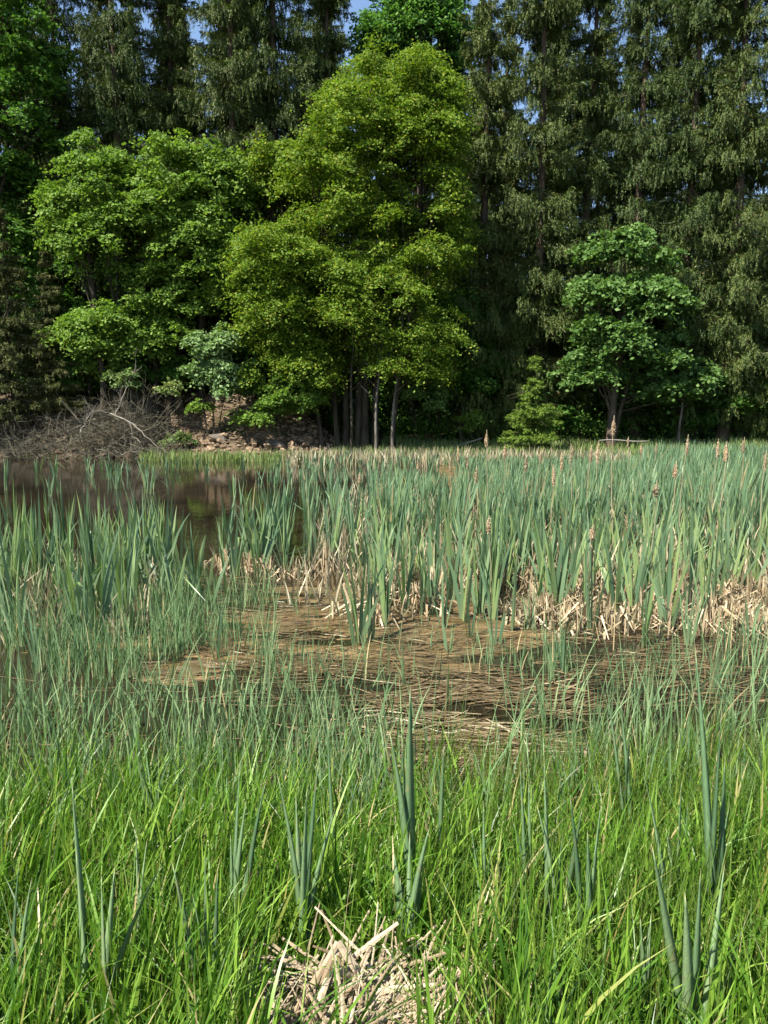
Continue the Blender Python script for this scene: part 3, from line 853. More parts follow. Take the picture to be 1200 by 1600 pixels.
r = np.random.default_rng(91)
bx, by, _ = at(160, 31.4)
root = empty('brush_pile', (bx, by + 0.3, 0.0), 0, 'grey tangle of felled dead branches leaning into the water on the left', 'brush')
mb = MB()
for i in range(210):
    ang = r.normal(0, 1.0)
    p = (r.normal(0.1, 1.5), r.uniform(-0.5, 1.8), 0); p = (p[0], p[1], max(0.05, gz(bx + p[0], by + 0.3 + p[1]) + r.uniform(0.0, 1.2 * math.exp(-((p[0]) / 2.1) ** 2))))
    d = (r.normal(0, 0.9), r.uniform(-1.2, 0.25), r.uniform(-0.25, 0.9))
    twig(mb, p, d, r.uniform(0.9, 2.3), r.uniform(0.012, 0.028), r)
mb.build('twigs', M['dead_wood'], root)
mb = MB()
for i in range(9):
    p = (r.uniform(-1.2, 1.2), r.uniform(0.2, 1.6), r.uniform(0.6, 1.6))
    twig(mb, p, (r.normal(0.2, 0.8), -0.8, r.uniform(-0.3, 0.7)), r.uniform(1.8, 3.0), 0.035, r, 1, 0.1, 0.15)
mb.build('bare_branches', M['dead_wood'], root)
root = empty('brush_pile', (at(40, 32.0)[0], 32.0, 0.0), 0, 'darker mass of dead twigs at the left edge of the bank', 'brush')
mb = MB()
for i in range(110):
    p0 = (r.normal(0, 1.2), r.uniform(-0.7, 1.8)); p = (p0[0], p0[1], max(0.05, gz(root.location[0] + p0[0], 32.0 + p0[1]) + r.uniform(0, 0.8)))
    twig(mb, p, (r.normal(0, 0.8), r.uniform(-1.2, 0.2), r.uniform(-0.2, 0.8)), r.uniform(0.8, 1.9), r.uniform(0.010, 0.022), r)
mb.build('twigs', M['dead_wood'], root)

# dry bush crown standing over the pile
root = empty('dead_bush', on_ground(212, 32.6), 0, 'upright dead grey bush rising behind the brush pile', 'bush')
mb = MB()
for i in range(46):
    twig(mb, (r.normal(0, 0.25), r.normal(0, 0.2), 0.05), (r.normal(0, 0.38), r.normal(0, 0.3), 1), r.uniform(1.5, 3.0), 0.018, r, 0, -0.05, 0.18)
mb.build('twigs', M['dead_wood'], root)


def branch_obj(name, pts, rad, mat, label, cat, seed):
    """pts: photo pixels with a depth -> real polyline"""
    r = np.random.default_rng(seed)
    W = np.array([at(px, Yd, py) for px, py, Yd in pts]); b0 = W[0].copy(); W = W - b0
    t = np.linspace(0, 1, len(W)); tt = np.linspace(0, 1, 14)
    P = np.stack([np.interp(tt, t, W[:, k]) for k in range(3)], -1) + r.normal(0, 0.02, (14, 3))
    mb = MB(); tube(mb, P, np.linspace(rad, rad * 0.3, 14), 7)
    for j in range(7):
        i = r.integers(3, 13); d = unit(P[min(13, i + 1)] - P[i - 1]) + r.normal(0, 0.5, 3)
        twig(mb, P[i], d, r.uniform(0.5, 1.1), rad * 0.35, r, 1, 0.0, 0.2)
    o = mb.build(name, mat, smooth=True, loc=tuple(b0)); tag(o, label, cat)


branch_obj('fallen_branch', [(172, 646, 31.6), (205, 660, 31.1), (232, 684, 30.7), (255, 712, 30.5)], 0.033, M['bleached'], 'pale bleached branch reaching down into the water in front of the brush', 'branch', 1)
branch_obj('fallen_branch', [(180, 652, 31.7), (192, 620, 31.9), (205, 590, 32.2), (213, 572, 32.4)], 0.026, M['bleached'], 'pale forked branch pointing up out of the brush', 'branch', 2)
branch_obj('fallen_branch', [(125, 676, 30.9), (138, 650, 31.0), (148, 640, 31.2)], 0.03, M['bleached'], 'short pale curved branch on the left part of the brush', 'branch', 3)
branch_obj('fallen_branch', [(190, 712, 30.4), (205, 702, 30.6), (216, 699, 31.0)], 0.025, M['bleached'], 'small pale branch lying at the waterline below the brush', 'branch', 4)
mb = MB()
kk = np.linspace(0, 1, 8)
tube(mb, np.stack([2.0 * kk, 0.15 * np.sin(kk * 4), 0.03 * np.sin(kk * 6)], -1), np.linspace(0.032, 0.022, 8), 8)
x0, y0, _ = at(935, 31.8); o = mb.build('log', M['bleached'], smooth=True, loc=(x0, 31.8, 0.72)); tag(o, 'pale straight pole lying across the far reeds before the sycamore', 'log')
mb = MB(); tube(mb, np.stack([1.5 * kk, 0.1 * np.sin(kk * 4), 0.5 * kk], -1), np.linspace(0.05, 0.03, 8), 7)
o = mb.build('log', M['bleached'], smooth=True, loc=on_ground(700, 34.0, -0.05)); tag(o, 'thin pale log slanting on the clearing floor left of the fir', 'log')


# ------------------------------------------------------------------ cattails
def cattail_mesh(seed, n=8, h=1.15, wd=0.02, spread=0.16, mat=None, near=False):
    r = np.random.default_rng(seed)
    mb = MB()
    plane = r.uniform(0, math.pi)
    side = np.linspace(-1, 1, n) + r.normal(0, 0.15, n)
    az = np.where(side >= 0, plane, plane + math.pi) + r.normal(0, 0.35, n)
    base = np.stack([side * 0.025 * math.cos(plane), side * 0.025 * math.sin(plane), np.full(n, -0.05)], -1) + np.concatenate([r.normal(0, 0.006, (n, 2)), np.zeros((n, 1))], 1)
    hh = h * (1 - 0.28 * np.abs(side)) * r.uniform(0.88, 1.06, n)
    lean = np.abs(side) * spread * r.uniform(0.5, 1.1, n); bend = np.abs(r.normal(0.06, 0.08, n))
    kk_ = np.where(r.random(n) < (0.0 if near else 0.09), r.uniform(0.45, 0.8, n), 2.0)
    face = plane + r.normal(0, 0.5, n)
    blades(mb, base, hh, wd * r.uniform(0.8, 1.15, n), az, lean, bend, face, seg=9 if near else 6, taper=3.2, wbase=0.8, kink=kk_)
    return mb.mesh('cattail', mat or M['cattail'], True)


CT_N = [int(rng.integers(5, 8)) for i in range(12)]
CT = [cattail_mesh(100 + i, n=CT_N[i], h=1.06, wd=0.035, spread=0.10 + 0.035 * (i % 5)) for i in range(12)]


def mass_cattails(mb, xs, ys, h, r, n=(5, 9), wd=0.022, seg=4, m=0, spread=0.13):
    for x, y, hh in zip(xs, ys, h):
        k = r.integers(*n)
        side = np.linspace(-1, 1, k)
        pl = r.uniform(0, math.pi)
        az = np.where(side >= 0, pl, pl + math.pi) + r.normal(0, 0.35, k)
        base = np.stack([x + side * 0.03 + r.normal(0, 0.02, k), y + r.normal(0, 0.03, k), np.full(k, -0.04)], -1)
        az = np.where(r.random(k) < 0.5, az, r.normal(0.2, 0.9, k))
        kk_ = np.where(r.random(k) < 0.07, r.uniform(0.45, 0.8, k), 2.0)
        blades(mb, base, hh * r.uniform(0.66, 1.08, k), wd, az, np.abs(side) * spread + np.abs(r.normal(0, 0.04, k)), np.abs(r.normal(0.05, 0.07, k)), pl + r.normal(0, 0.5, k), seg=seg, taper=3, kink=kk_)


r = np.random.default_rng(2024)
cand = []      # x, y, height scale, region


def bed_density(x, y):
    """plants per square metre over the pond, read off the photograph"""
    px = x / (y * 0.992 + 0.26) * F + 600
    d = 0.0
    if y < 5.9: return 0
    front_r = 6.75 + 0.25 * math.sin(x * 2.1) + 0.2 * math.sin(x * 5.3)
    if x > -0.35 and y > front_r - 0.15: d = 9.5 if y < 24 else 7.0
    # centre: reeds stand farther back
    if -2.75 < x <= -0.35:
        f = 8.6 - 0.35 * (x + 0.35) * -1 * 0.2
        if y > f: d = 5.5 if y < 10.6 + (x + 2.75) * 1.7 else (0.9 if y < 17 else 0)
        if -2.75 < x < -2.15: d = min(d, 1.6)
    # left stand
    if x <= -2.2 and 6.0 < y < 9.3 and px < 238 + 20 * math.sin(y * 3): d = 11.5
    if px > 200 and px < 330 and 6.6 < y < 8.2: d = 2.6
    # far strip before the bank
    if px > 462 and 26.5 < y < 31.2: d = 6.5
    if px < 740 and 17.5 < y < 26.5 and x < 2.4: d = 0.5
    if px > 850: d = max(d, 5.5) if 24 <= y < 31.5 else d
    return d


tot = 0
ystep = 0.35
yy = 6.0
while yy < 31.5:
    xm = 0.52 * yy + 1.2
    x = -xm
    while x < xm:
        dd = bed_density(x, yy)
        k = r.poisson(dd * ystep * ystep)
        for _ in range(k):
            X_, Y_ = x + r.uniform(0, ystep), yy + r.uniform(0, ystep)
            pxx = X_ / (Y_ * 0.992 + 0.26) * F + 600
            hs = r.normal(1.03, 0.10)
            if X_ < -2 and pxx < 280 and Y_ < 12: hs *= r.uniform(0.95, 1.2)
            elif X_ < -1.1 and Y_ < 12: hs *= 0.84
            else: hs *= float(np.interp(Y_, [8, 11, 16, 24, 31], [1.0, 0.93, 0.74 if pxx < 1000 else 0.88, 0.52 if pxx < 1000 else 0.8, 0.38 if pxx < 1000 else 0.66]))
            cand.append((X_, Y_, max(0.34, hs)))
        x += ystep
    yy += ystep
cand.sort(key=lambda c: c[1])
indiv = []; mass = []
for c in cand:
    px = c[0] / (c[1] * 0.992 + 0.26) * F + 600
    (indiv if len(indiv) < 255 and -40 < px < 1240 else mass).append(c)
ORD = ['first', 'second', 'third', 'fourth', 'fifth', 'sixth', 'seventh', 'eighth', 'ninth', 'tenth', 'eleventh', 'twelfth', 'thirteenth', 'fourteenth', 'fifteenth', 'sixteenth', 'seventeenth',
       'eighteenth', 'nineteenth', 'twentieth', 'twenty-first', 'twenty-second', 'twenty-third', 'twenty-fourth', 'twenty-fifth', 'twenty-sixth', 'twenty-seventh', 'twenty-eighth', 'twenty-ninth', 'thirtieth']


def row_labels(items, bins, front_fmt, second_fmt):
    """items: (index, px, y). Per bin the nearest is the front row, the next nearest the second row."""
    out = {}
    lo = min(i[1] for i in items); hi = max(i[1] for i in items) + 1
    rows = ([], [])
    for b_ in range(bins):
        q = sorted((i for i in items if lo + (hi - lo) * b_ / bins <= i[1] < lo + (hi - lo) * (b_ + 1) / bins), key=lambda i: i[2])
        for k_ in (0, 1):
            if len(q) > k_: rows[k_].append(q[k_])
    for row, fmt in zip(rows, (front_fmt, second_fmt)):
        for k_, it in enumerate(sorted(row, key=lambda i: i[1])):
            out[it[0]] = fmt.format(ORD[k_])
    return out


def region_of(x): return 0 if x < -1.95 else (1 if x < -0.35 else 2)


cpx = [c[0] / (c[1] * 0.992 + 0.26) * F + 600 for c in indiv]
NL = {}
for reg, nb, nm in ((0, 20, 'left stand'), (1, 10, 'thin middle stand behind the mud'), (2, 28, 'right reed bed')):
    it = [(i, cpx[i], c[1]) for i, c in enumerate(indiv) if region_of(c[0]) == reg]
    if it: NL.update(row_labels(it, min(nb, len(it)), 'cattail {} from the left, front edge of the ' + nm, 'second row cattail, {} from the left, in the ' + nm))
for i, (x, y, hs) in enumerate(indiv):
    o = bpy.data.objects.new('cattail', CT[i % 12]); COL.objects.link(o)
    o.location = (x, y, 0.0); o.rotation_euler = (0, 0, r.uniform(0, 6.28)); s_ = hs * r.uniform(0.92, 1.04); o.scale = (1.05, 1.05, s_)
    px = cpx[i]; reg = region_of(x)
    if reg == 0: lab = 'green cattail inside the left stand, ' + ('near the left border' if px < 90 else ('in the middle of the stand' if px < 180 else 'at its right flank beside open water'))
    elif reg == 1: lab = 'green cattail inside the thin stand behind the brown mud'
    else: lab = 'green cattail behind the first rows, right reed bed, ' + ('near its left end' if px < 700 else 'left of the sycamore' if px < 880 else 'below the sycamore' if px < 1050 else 'by the right border')
    if i not in NL:
        tall = 'tall ' if hs > np.median([c[2] for c in indiv]) * 1.08 else ('short ' if hs < np.median([c[2] for c in indiv]) * 0.92 else '')
        nlv = CT_N[i % 12]
        lab = lab.replace('green', tall + ('slim' if nlv <= 5 else 'full' if nlv >= 7 else 'green'))
    tag(o, NL.get(i, lab), 'cattail', ('cattails of the left stand', 'cattails behind the mud', 'cattails in front of the right bed')[reg])
mb = MB()
ma = np.array(mass)
for lo, hi, sg, wd in ((0, 14, 5, 0.035), (14, 22, 4, 0.039), (22, 40, 3, 0.045)):
    q = ma[(ma[:, 1] >= lo) & (ma[:, 1] < hi)]
    mass_cattails(mb, q[:, 0], q[:, 1], q[:, 2] * 1.12, r, seg=sg, wd=wd)
tag(mb.build('cattails', M['cattail'], smooth=True), 'dense bed of green cattails stretching to the far bank', 'cattails', kind='stuff')
print('cattails', len(indiv), len(mass))

# scattered single cattails on the mud (photo pixel of the base, height m)
lone = [(237, 1000, .75, 5), (340, 1030, .55, 6), (296, 955, .6, 5), (445, 900, .75, 5), (560, 930, .7, 6), (595, 950, .95, 7), (650, 955, .5, 5), (692, 985, .7, 6), (700, 1020, .45, 4),
        (735, 1000, .55, 4), (879, 1050, .5, 6), (925, 985, .95, 8), (985, 960, .75, 6), (1075, 1010, .9, 7), (1170, 1000, .5, 5), (60, 1050, .75, 6), (30, 1010, .7, 5), (130, 1010, .8, 6), (185, 960, .9, 6), (675, 960, 1.0, 7), (775, 1010, .5, 5), (830, 990, .6, 5)]
lab_lone = {0: 'short cattail standing alone in the water left of the mud', 1: 'stout low cattail fan at the left end of the mud', 2: 'small cattail between the left stand and the mud', 3: 'cattail at the back of the mud, left of centre',
            4: 'narrow cattail at the back edge of the mud near the middle', 5: 'tall cattail fan leading the right bed at its left end', 6: 'very short cattail left of the right bed', 7: 'mid height cattail at the mud edge of the right bed',
            8: 'tiny cattail tuft out on the mud', 9: 'thin cattail out on the mud right of the tiny tuft', 10: 'low cattail with folded leaves standing in the pool on the right', 11: 'wide open cattail fan in front of the right bed',
            12: 'cattail just behind the wide open fan', 13: 'tall dark cattail in front of the straw at the right', 14: 'small bright cattail at the far right edge of the mud', 15: 'cattail nearest the camera in the left stand',
            16: 'cattail at the left border close to the dark water', 17: 'cattail before the left stand beside an arched dry leaf', 18: 'tall cattail at the right flank of the left stand', 19: 'tall slim cattail beside the leading fan',
            20: 'short cattail among straw before the right bed', 21: 'short cattail left of the wide open fan'}
for i, (px, py, h, n) in enumerate(lone):
    x, y = ground_hit(px, py)
    me = cattail_mesh(300 + i, n=n, h=h, spread=0.2, wd=0.021, near=True)
    o = bpy.data.objects.new('cattail', me); COL.objects.link(o); o.location = (x, y, 0)
    tag(o, lab_lone[i], 'cattail', 'single cattails on the mud')

# dry flower stalks with fluffy heads
def seed_stalk(h, head, seed, lean=0.03):
    r = np.random.default_rng(seed)
    root = empty('dry_cattail_stalk', (0, 0, 0))
    mb = MB(); kk = np.linspace(0, 1, 7)
    tube(mb, np.stack([lean * h * kk + 0.02 * np.sin(kk * 5 + seed), 0.02 * np.sin(kk * 4), h * kk], -1), np.linspace(0.007, 0.003, 7), 5)
    mb.build('stem', M['straw'], root, smooth=True)
    mb = MB()
    z = np.linspace(0, 1, 9); zz = h * 0.965 - head * (1 - z)
    fat = r.uniform(0.35, 0.95)
    rad = 0.005 + fat * 0.020 * np.sin(z * math.pi) ** 0.8 * (1 - 0.6 * z) + r.normal(0, 0.003, 9)
    tube(mb, np.stack([lean * zz + 0.02 * math.sin(5 + seed) + 0 * z, 0.0 * z, zz], -1), np.maximum(rad, 0.006), 7)
    n = 260
    u = r.random(n); zc = h * 0.965 - head * (1 - u); ph = r.uniform(0, 6.28, n)
    rr = 0.008 + fat * 0.024 * np.sin(u * math.pi) * (1 - 0.6 * u)
    c = np.stack([lean * zc + 0.02 * math.sin(5 + seed) + np.cos(ph) * rr, np.sin(ph) * rr, zc], -1)
    a = unit(r.normal(0, 1, (n, 3)) + np.array([0, 0, -0.6])) * 0.014; b = unit(np.cross(a, r.normal(0, 1, (n, 3)))) * 0.006
    rhombs(mb, c, a, b)
    mb.build('seed_head', M['seed'], root)
    return root


stalks = [(763, 668, 10.5, .17), (965, 645, 9.2, .16), (1070, 675, 10.0, .20), (1122, 682, 11.2, .22), (1131, 686, 10.4, .22), (1159, 680, 11.5, .17), (895, 690, 12.5, .30), (880, 700, 13.0, .3), (841, 698, 12.0, .16),
          (818, 705, 10.2, .2), (790, 692, 14.0, .18), (718, 694, 15.5, .3), (735, 706, 12.5, .2), (933, 686, 13.5, .35), (921, 692, 11.0, .2), (1003, 690, 16.0, .18), (1023, 690, 17.0, .18), (1020, 745, 7.6, .12), (982, 680, 18.0, .18),
          (706, 712, 14.0, .22), (1197, 700, 9.8, .2), (653, 716, 16.5, .2), (868, 722, 9.5, .22), (1050, 716, 8.6, .14), (745, 725, 11.0, .2), (767, 800, 7.3, .14), (560, 735, 12.5, .16), (925, 815, 7.4, .12)]
protos = {}
for i, (px, py, Yd, hd) in enumerate(stalks):
    X0, _, zt = at(px, Yd, py)
    h = max(0.8, zt)
    near_what = ('left of the fir', 'before the sycamore trunk', 'below the right spruces')[0 if px < 850 else (1 if px < 1040 else 2)]
    how = 'tallest ' if i == 1 else ('bulky headed ' if hd >= 0.3 else ('thin ' if hd <= 0.14 else ''))
    o = seed_stalk(h, hd, i, lean=random.uniform(-0.03, 0.03))
    o.location = (X0, Yd, -0.03)
    rank = sorted([s[0] for s in stalks if ((s[0] < 850) == (px < 850)) and ((s[0] < 1040) == (px < 1040))]).index(px)
    ord_ = ('first', 'second', 'third', 'fourth', 'fifth', 'sixth', 'seventh', 'eighth', 'ninth', 'tenth', 'eleventh', 'twelfth', 'thirteenth')[rank]
    tag(o, f'{how}dry seed stalk, {ord_} from the left {near_what}', 'cattail stalk', 'dry cattail stalks above the reed bed')


# dead straw at the foot of the reeds
def straw_mesh(seed, n=26, h=0.42, wd=0.019, mat=None, rad=0.12):
    r = np.random.default_rng(seed); mb = MB()
    b = np.stack([r.normal(0, rad, n), r.normal(0, rad * 0.7, n), np.full(n, -0.02)], -1)
    hh = h * r.uniform(0.35, 1.15, n)
    n1 = n // 2
    blades(mb, b[:n1], hh[:n1], wd * r.uniform(0.6, 1.3, n1), r.uniform(0, 6.28, n1), np.abs(r.normal(0, 0.13, n1)), r.uniform(-0.05, 0.22, n1), seg=5, taper=6)
    blades(mb, b[n1:], hh[n1:] * 1.5, wd * r.uniform(0.6, 1.4, n - n1), r.uniform(0, 6.28, n - n1), np.abs(r.normal(0, 0.2, n - n1)), r.uniform(0, 0.2, n - n1), seg=7, taper=6, kink=r.uniform(0.3, 0.6, n - n1))
    return mb.mesh('straw_tuft', mat or M['straw'], False)


ST = [straw_mesh(500 + i, n=22 + 4 * i, h=0.27 + 0.035 * (i % 4)) for i in range(7)]
r = np.random.default_rng(404)
spots = []
for i in range(120):
    px = r.uniform(560, 1230) if r.random() < 0.5 else r.uniform(850, 1230)
    x = (px - 600) / F * 7.6; y = r.uniform(6.75, 8.6) if px > 800 else r.uniform(7.0, 8.8)
    spots.append((px, x, y))
NLS = row_labels([(i, q[0], q[2]) for i, q in enumerate(spots)], 26, 'straw tuft {} from the left along the front of the right reed bed', 'straw tuft in the second line, {} from the left, right reed bed')
for i, (px, x, y) in enumerate(spots):
    o = bpy.data.objects.new('straw_tuft', ST[r.integers(7)]); COL.objects.link(o)
    o.location = (x, y, 0.0); o.rotation_euler = (0, 0, r.uniform(0, 6.28)); o.scale = (r.uniform(.9, 1.4), 1.0, r.uniform(0.7, 1.2))
    if px > 850: tag(o, 'bleached straw tuft of collapsed leaves at the foot of the right reed bed', 'straw tuft', 'straw tufts under the right bed')
    else: tag(o, 'straw tuft of dead leaves at the left foot of the right reed bed', 'straw tuft', 'straw tufts left in the right bed')
    if i in NLS: o['label'] = NLS[i]
    elif px > 850: o['label'] = 'bleached straw tuft deeper in the litter, ' + ('below the sycamore' if px < 960 else 'right of the sycamore' if px < 1080 else 'near the right border')
for px, py, sc_, lab in [(345, 885, 1.1, 'upright straw tuft at the back left corner of the mud'), (368, 888, .9, 'straw tuft beside the back left corner of the mud'), (415, 900, 1.2, 'straw tuft with upright leaves behind the mud'),
                         (465, 902, .8, 'low straw tuft in the row behind the mud'), (512, 912, 1.7, 'tall heap of pale folded leaves behind the mud in the middle'), (502, 905, 1.3, 'pale straw leaning against the tall heap'),
                         (550, 915, .8, 'low straw tuft right of the tall heap'), (440, 905, .8, 'low straw tuft in the gap before the tall heap'), (395, 893, .8, 'small straw tuft near the back left of the mud'),
                         (35, 960, 1.3, 'straw tuft inside the left stand at the border'), (60, 930, 1.2, 'straw tuft between the green leaves of the left stand'), (125, 925, 1.0, 'bent straw tuft in the middle of the left stand'),
                         (20, 990, 1.0, 'straw tuft low at the left border'), (200, 935, .7, 'small straw tuft at the right flank of the left stand')]:
    x, y = ground_hit(px, py)
    o = bpy.data.objects.new('straw_tuft', ST[r.integers(7)]); COL.objects.link(o)
    o.location = (x, y, 0.0); o.rotation_euler = (0, 0, r.uniform(0, 6.28)); o.scale = (0.85, 0.85, sc_); tag(o, lab, 'straw tuft', 'straw tufts behind the mud and in the left stand')
# straw litter deeper in the bed and on the far edge
mb = MB()
N = 5200
xs = r.uniform(-1, 8, N); ys = r.uniform(7.6, 17, N)
k_ = xs < ys * 0.55; xs = xs[k_]; ys = ys[k_]; N = len(xs)
blades(mb, np.stack([xs, ys, np.zeros(N)], -1), r.uniform(0.15, 0.62, N), 0.02, r.uniform(0, 6.28, N), np.abs(r.normal(0, 0.3, N)), r.uniform(0, 0.2, N), seg=3, taper=5)
N = 1500
xs = r.uniform(-3.6, 9, N); ys = r.uniform(26.6, 29.5, N)
blades(mb, np.stack([xs, ys, np.zeros(N)], -1), r.uniform(0.3, 0.75, N), 0.035, r.uniform(0, 6.28, N), np.abs(r.normal(0, 0.2, N)), r.uniform(0, 0.2, N), seg=3, taper=5)
N = 900
xs = r.uniform(-6, -2.2, N); ys = r.uniform(6.2, 10, N)
k_ = (xs / ys * F + 600) < 240; xs = xs[k_]; ys = ys[k_]; N = len(xs)
blades(mb, np.stack([xs, ys, np.zeros(N)], -1), r.uniform(0.15, 0.55, N), 0.016, r.uniform(0, 6.28, N), np.abs(r.normal(0, 0.35, N)), r.uniform(0, 0.3, N), seg=3, taper=5)
tag(mb.build('reed_straw', M['straw']), 'broken straw standing between the green reeds', 'straw', kind='stuff')

# far bank sedge fringe
mb = MB()
N = 14000
px = r.uniform(238, 1250, N); fy = r.uniform(-1.6, 4.2, N) 
x = (px - 600) / F * 32; y = shore_far(x) + fy
k_ = ~((fy > 0.4) & (px < 520)); x = x[k_]; y = y[k_]; N = len(x)
blades(mb, np.stack([x, y, np.maximum(0, ground_z(x, y))], -1), r.uniform(0.22, 0.55, N), 0.035, r.uniform(0, 6.28, N), np.abs(r.normal(0, 0.15, N)), r.uniform(0, 0.3, N), seg=3)
tag(mb.build('bank_grass', M['far_grass']), 'light green grass fringe along the far shore', 'grass', kind='stuff')


# ------------------------------------------------------------------ floating stems
def floating(mb, x, y, L, wd, ang, z, r, m=0):
    N = len(x)
    d = np.stack([np.cos(ang), np.sin(ang), r.normal(0, 0.03, N)], -1); s = np.stack([-np.sin(ang), np.cos(ang), r.normal(0, 0.25, N)], -1)
    p0 = np.stack([x, y, z], -1)
    bow = r.normal(0, 0.05, N)
    rows = []
    for t in (-0.5, -0.17, 0.17, 0.5):
        c = p0 + d * (L * t)[:, None] + s * (L * bow * (t * t * 4))[:, None] * np.array([1, 1, 0.0])
        hw = (wd * 0.5 * (1 - 0.35 * (abs(t) * 2) ** 3))[:, None]
        rows += [c - s * hw, c + s * hw]
    V = np.stack(rows, 1); o = (np.arange(N) * 8)[:, None]
    Q = np.concatenate([o + np.array([[2 * i, 2 * i + 1, 2 * i + 3, 2 * i + 2]]) for i in range(3)], 0)
    mb.add(V, Q, m=m)


r = np.random.default_rng(606)
mb = MB()
def rnd_region(N, pxa, pxb, pya, pyb, sx=None):
    px = r.uniform(pxa, pxb, N) if sx is None else np.clip(r.normal((pxa + pxb) / 2, (pxb - pxa) / 4, N), pxa, pxb)
    py = r.uniform(pya, pyb, N)
    v = (800 - py) / F; dy = math.cos(PITCH) + v * math.sin(PITCH); dz = -math.sin(PITCH) + v * math.cos(PITCH); s = -CAM_H / dz
    return (px - 600) / F * s, dy * s
for N, reg, Lr, wr, mi in ((1150, (585, 900, 1065, 1250), (0.12, 0.6), (0.006, 0.016), 0), (500, (380, 1200, 1030, 1110), (0.1, 0.5), (0.005, 0.013), 0),
                           (4200, (200, 1200, 900, 1060), (0.04, 0.30), (0.004, 0.011), 0), (1800, (200, 1200, 900, 1075), (0.015, 0.06), (0.006, 0.018), 0), (160, (0, 600, 1060, 1250), (0.1, 0.5), (0.005, 0.012), 0),
                           (260, (590, 900, 1065, 1240), (0.12, 0.5), (0.007, 0.015), 1), (240, (300, 1200, 900, 1050), (0.04, 0.22), (0.005, 0.012), 1)):
    x, y = rnd_region(N, *reg)
    zz = np.maximum(0.0, mud_level(x, y)) + r.uniform(0.002, 0.022, N)
    clump = vnoise(x * 3, y * 5, 3) > -0.35
    x, y, zz = x[clump], y[clump], zz[clump]; n_ = len(x)
    floating(mb, x, y, r.uniform(*Lr, n_), r.uniform(*wr, n_), r.normal(0.0, 0.38, n_), zz, r, mi)
tag(mb.build('floating_straw', [M['brown_straw'], M['straw']]), 'matted brown dead stems floating on the dark water', 'straw', kind='stuff')

# ------------------------------------------------------------------ near bank: sedge, grass, rushes
r = np.random.default_rng(808)
def pxof(x, y, z=0.0): return x / (y * math.cos(PITCH) + (CAM_H - z) * math.sin(PITCH)) * F + 600


mb = MB()      # grey green thin sedge standing in the margin
N = 15000
x = r.uniform(-3.6, 3.6, N); y = r.uniform(3.1, 5.9, N)
px = pxof(x, y)
gapc = np.exp(-((px - 730) / 130) ** 2)
dens = np.where(y < 4.2, 0.75, 0.42 * (1 - sstep(4.4, 5.9, y)) + 0.05) * (1 - 0.95 * gapc * sstep(2.9, 3.5, y)) * (0.5 + 0.5 * sstep(-0.4, 0.5, vnoise(x * 2.5, y * 3.5, 2)))
dens = dens * np.where(px > 840, 0.8, 1.0)
k_ = r.random(N) < dens; x = x[k_]; y = y[k_]; N = len(x)
h = r.uniform(0.22, 0.60, N)
blades(mb, np.stack([x, y, ground_z(x, y).clip(-0.05)], -1), h, r.uniform(0.006, 0.014, N), r.uniform(0, 6.28, N), np.abs(r.normal(0, 0.13, N)), np.abs(r.normal(0, 0.22, N)), seg=6, taper=2.0)
# thin reeds on the mud in the left half and in the water on the right
for N, reg, hr in ((2900, (0, 300, 900, 1065), (0.18, 0.6)), (1400, (240, 430, 920, 1050), (0.2, 0.55)), (700, (420, 860, 930, 1060), (0.12, 0.35)), (380, (850, 1200, 1010, 1090), (0.2, 0.6))):
    px = r.uniform(reg[0], reg[1], N); x, y = rnd_region(N, *reg)
    k_ = vnoise(x * 4, y * 4, 7) > 0.0; x = x[k_]; y = y[k_]; n_ = len(x)
    blades(mb, np.stack([x, y, np.full(n_, -0.02)], -1), r.uniform(*hr, n_), r.uniform(0.005, 0.011, n_), r.uniform(0, 6.28, n_), np.abs(r.normal(0, 0.12, n_)), np.abs(r.normal(0, 0.15, n_)), seg=5)
tag(mb.build('sedge', M['sedge'], smooth=True), 'thin grey green sedge standing in the shallow margin', 'sedge', kind='stuff')

mb = MB()      # bright bank grass
N = 66000
x = r.uniform(-3.0, 3.0, N); y = 1.05 + 2.75 * r.random(N) ** 0.9
keep = (np.abs(x) < y * 0.55 + 0.45) & (r.random(N) < 1 - 0.90 * sstep(3.0, 3.7, y + 0.2 * vnoise(x * 3, y * 3, 5) + 0.4 * np.exp(-((pxof(x, y) - 720) / 130) ** 2)))
pxg = pxof(x, y, 0.3); keep &= ~((r.random(N) < 0.93) & (pxg > 395 + 25 * np.sin(y * 9)) & (pxg < 770) & (y < 2.13) & ((pxg < 650) | (r.random(N) < 0.7)))
keep &= r.random(N) < np.where(x > 0.35, 0.6, 1.0)
x = x[keep]; y = y[keep]; N = len(x)
tuft = vnoise(x * 6, y * 6, 11)
h = (0.14 + 0.24 * r.random(N) ** 1.3 + 0.09 * tuft + 0.04 * sstep(0, 1.5, x)) * 1.25
B = np.stack([x, y, ground_z(x, y) - 0.01], -1)
a_ = r.random(N) < 0.55
n_ = int(a_.sum())
blades(mb, B[a_], h[a_], r.uniform(0.008, 0.019, n_), r.normal(0.4, 1.5, n_), np.abs(r.normal(0, 0.20, n_)), np.abs(r.normal(0.1, 0.22, n_)), seg=5, taper=2.0)
a_ = ~a_; n_ = int(a_.sum())
blades(mb, B[a_], h[a_] * 0.95, r.uniform(0.004, 0.010, n_), r.uniform(0, 6.28, n_), np.abs(r.normal(0, 0.35, n_)), np.abs(r.normal(0.25, 0.5, n_)), seg=5, taper=1.8)
tag(mb.build('grass', M['grass'], smooth=True), 'lush bright green grass on the near bank', 'grass', kind='stuff')

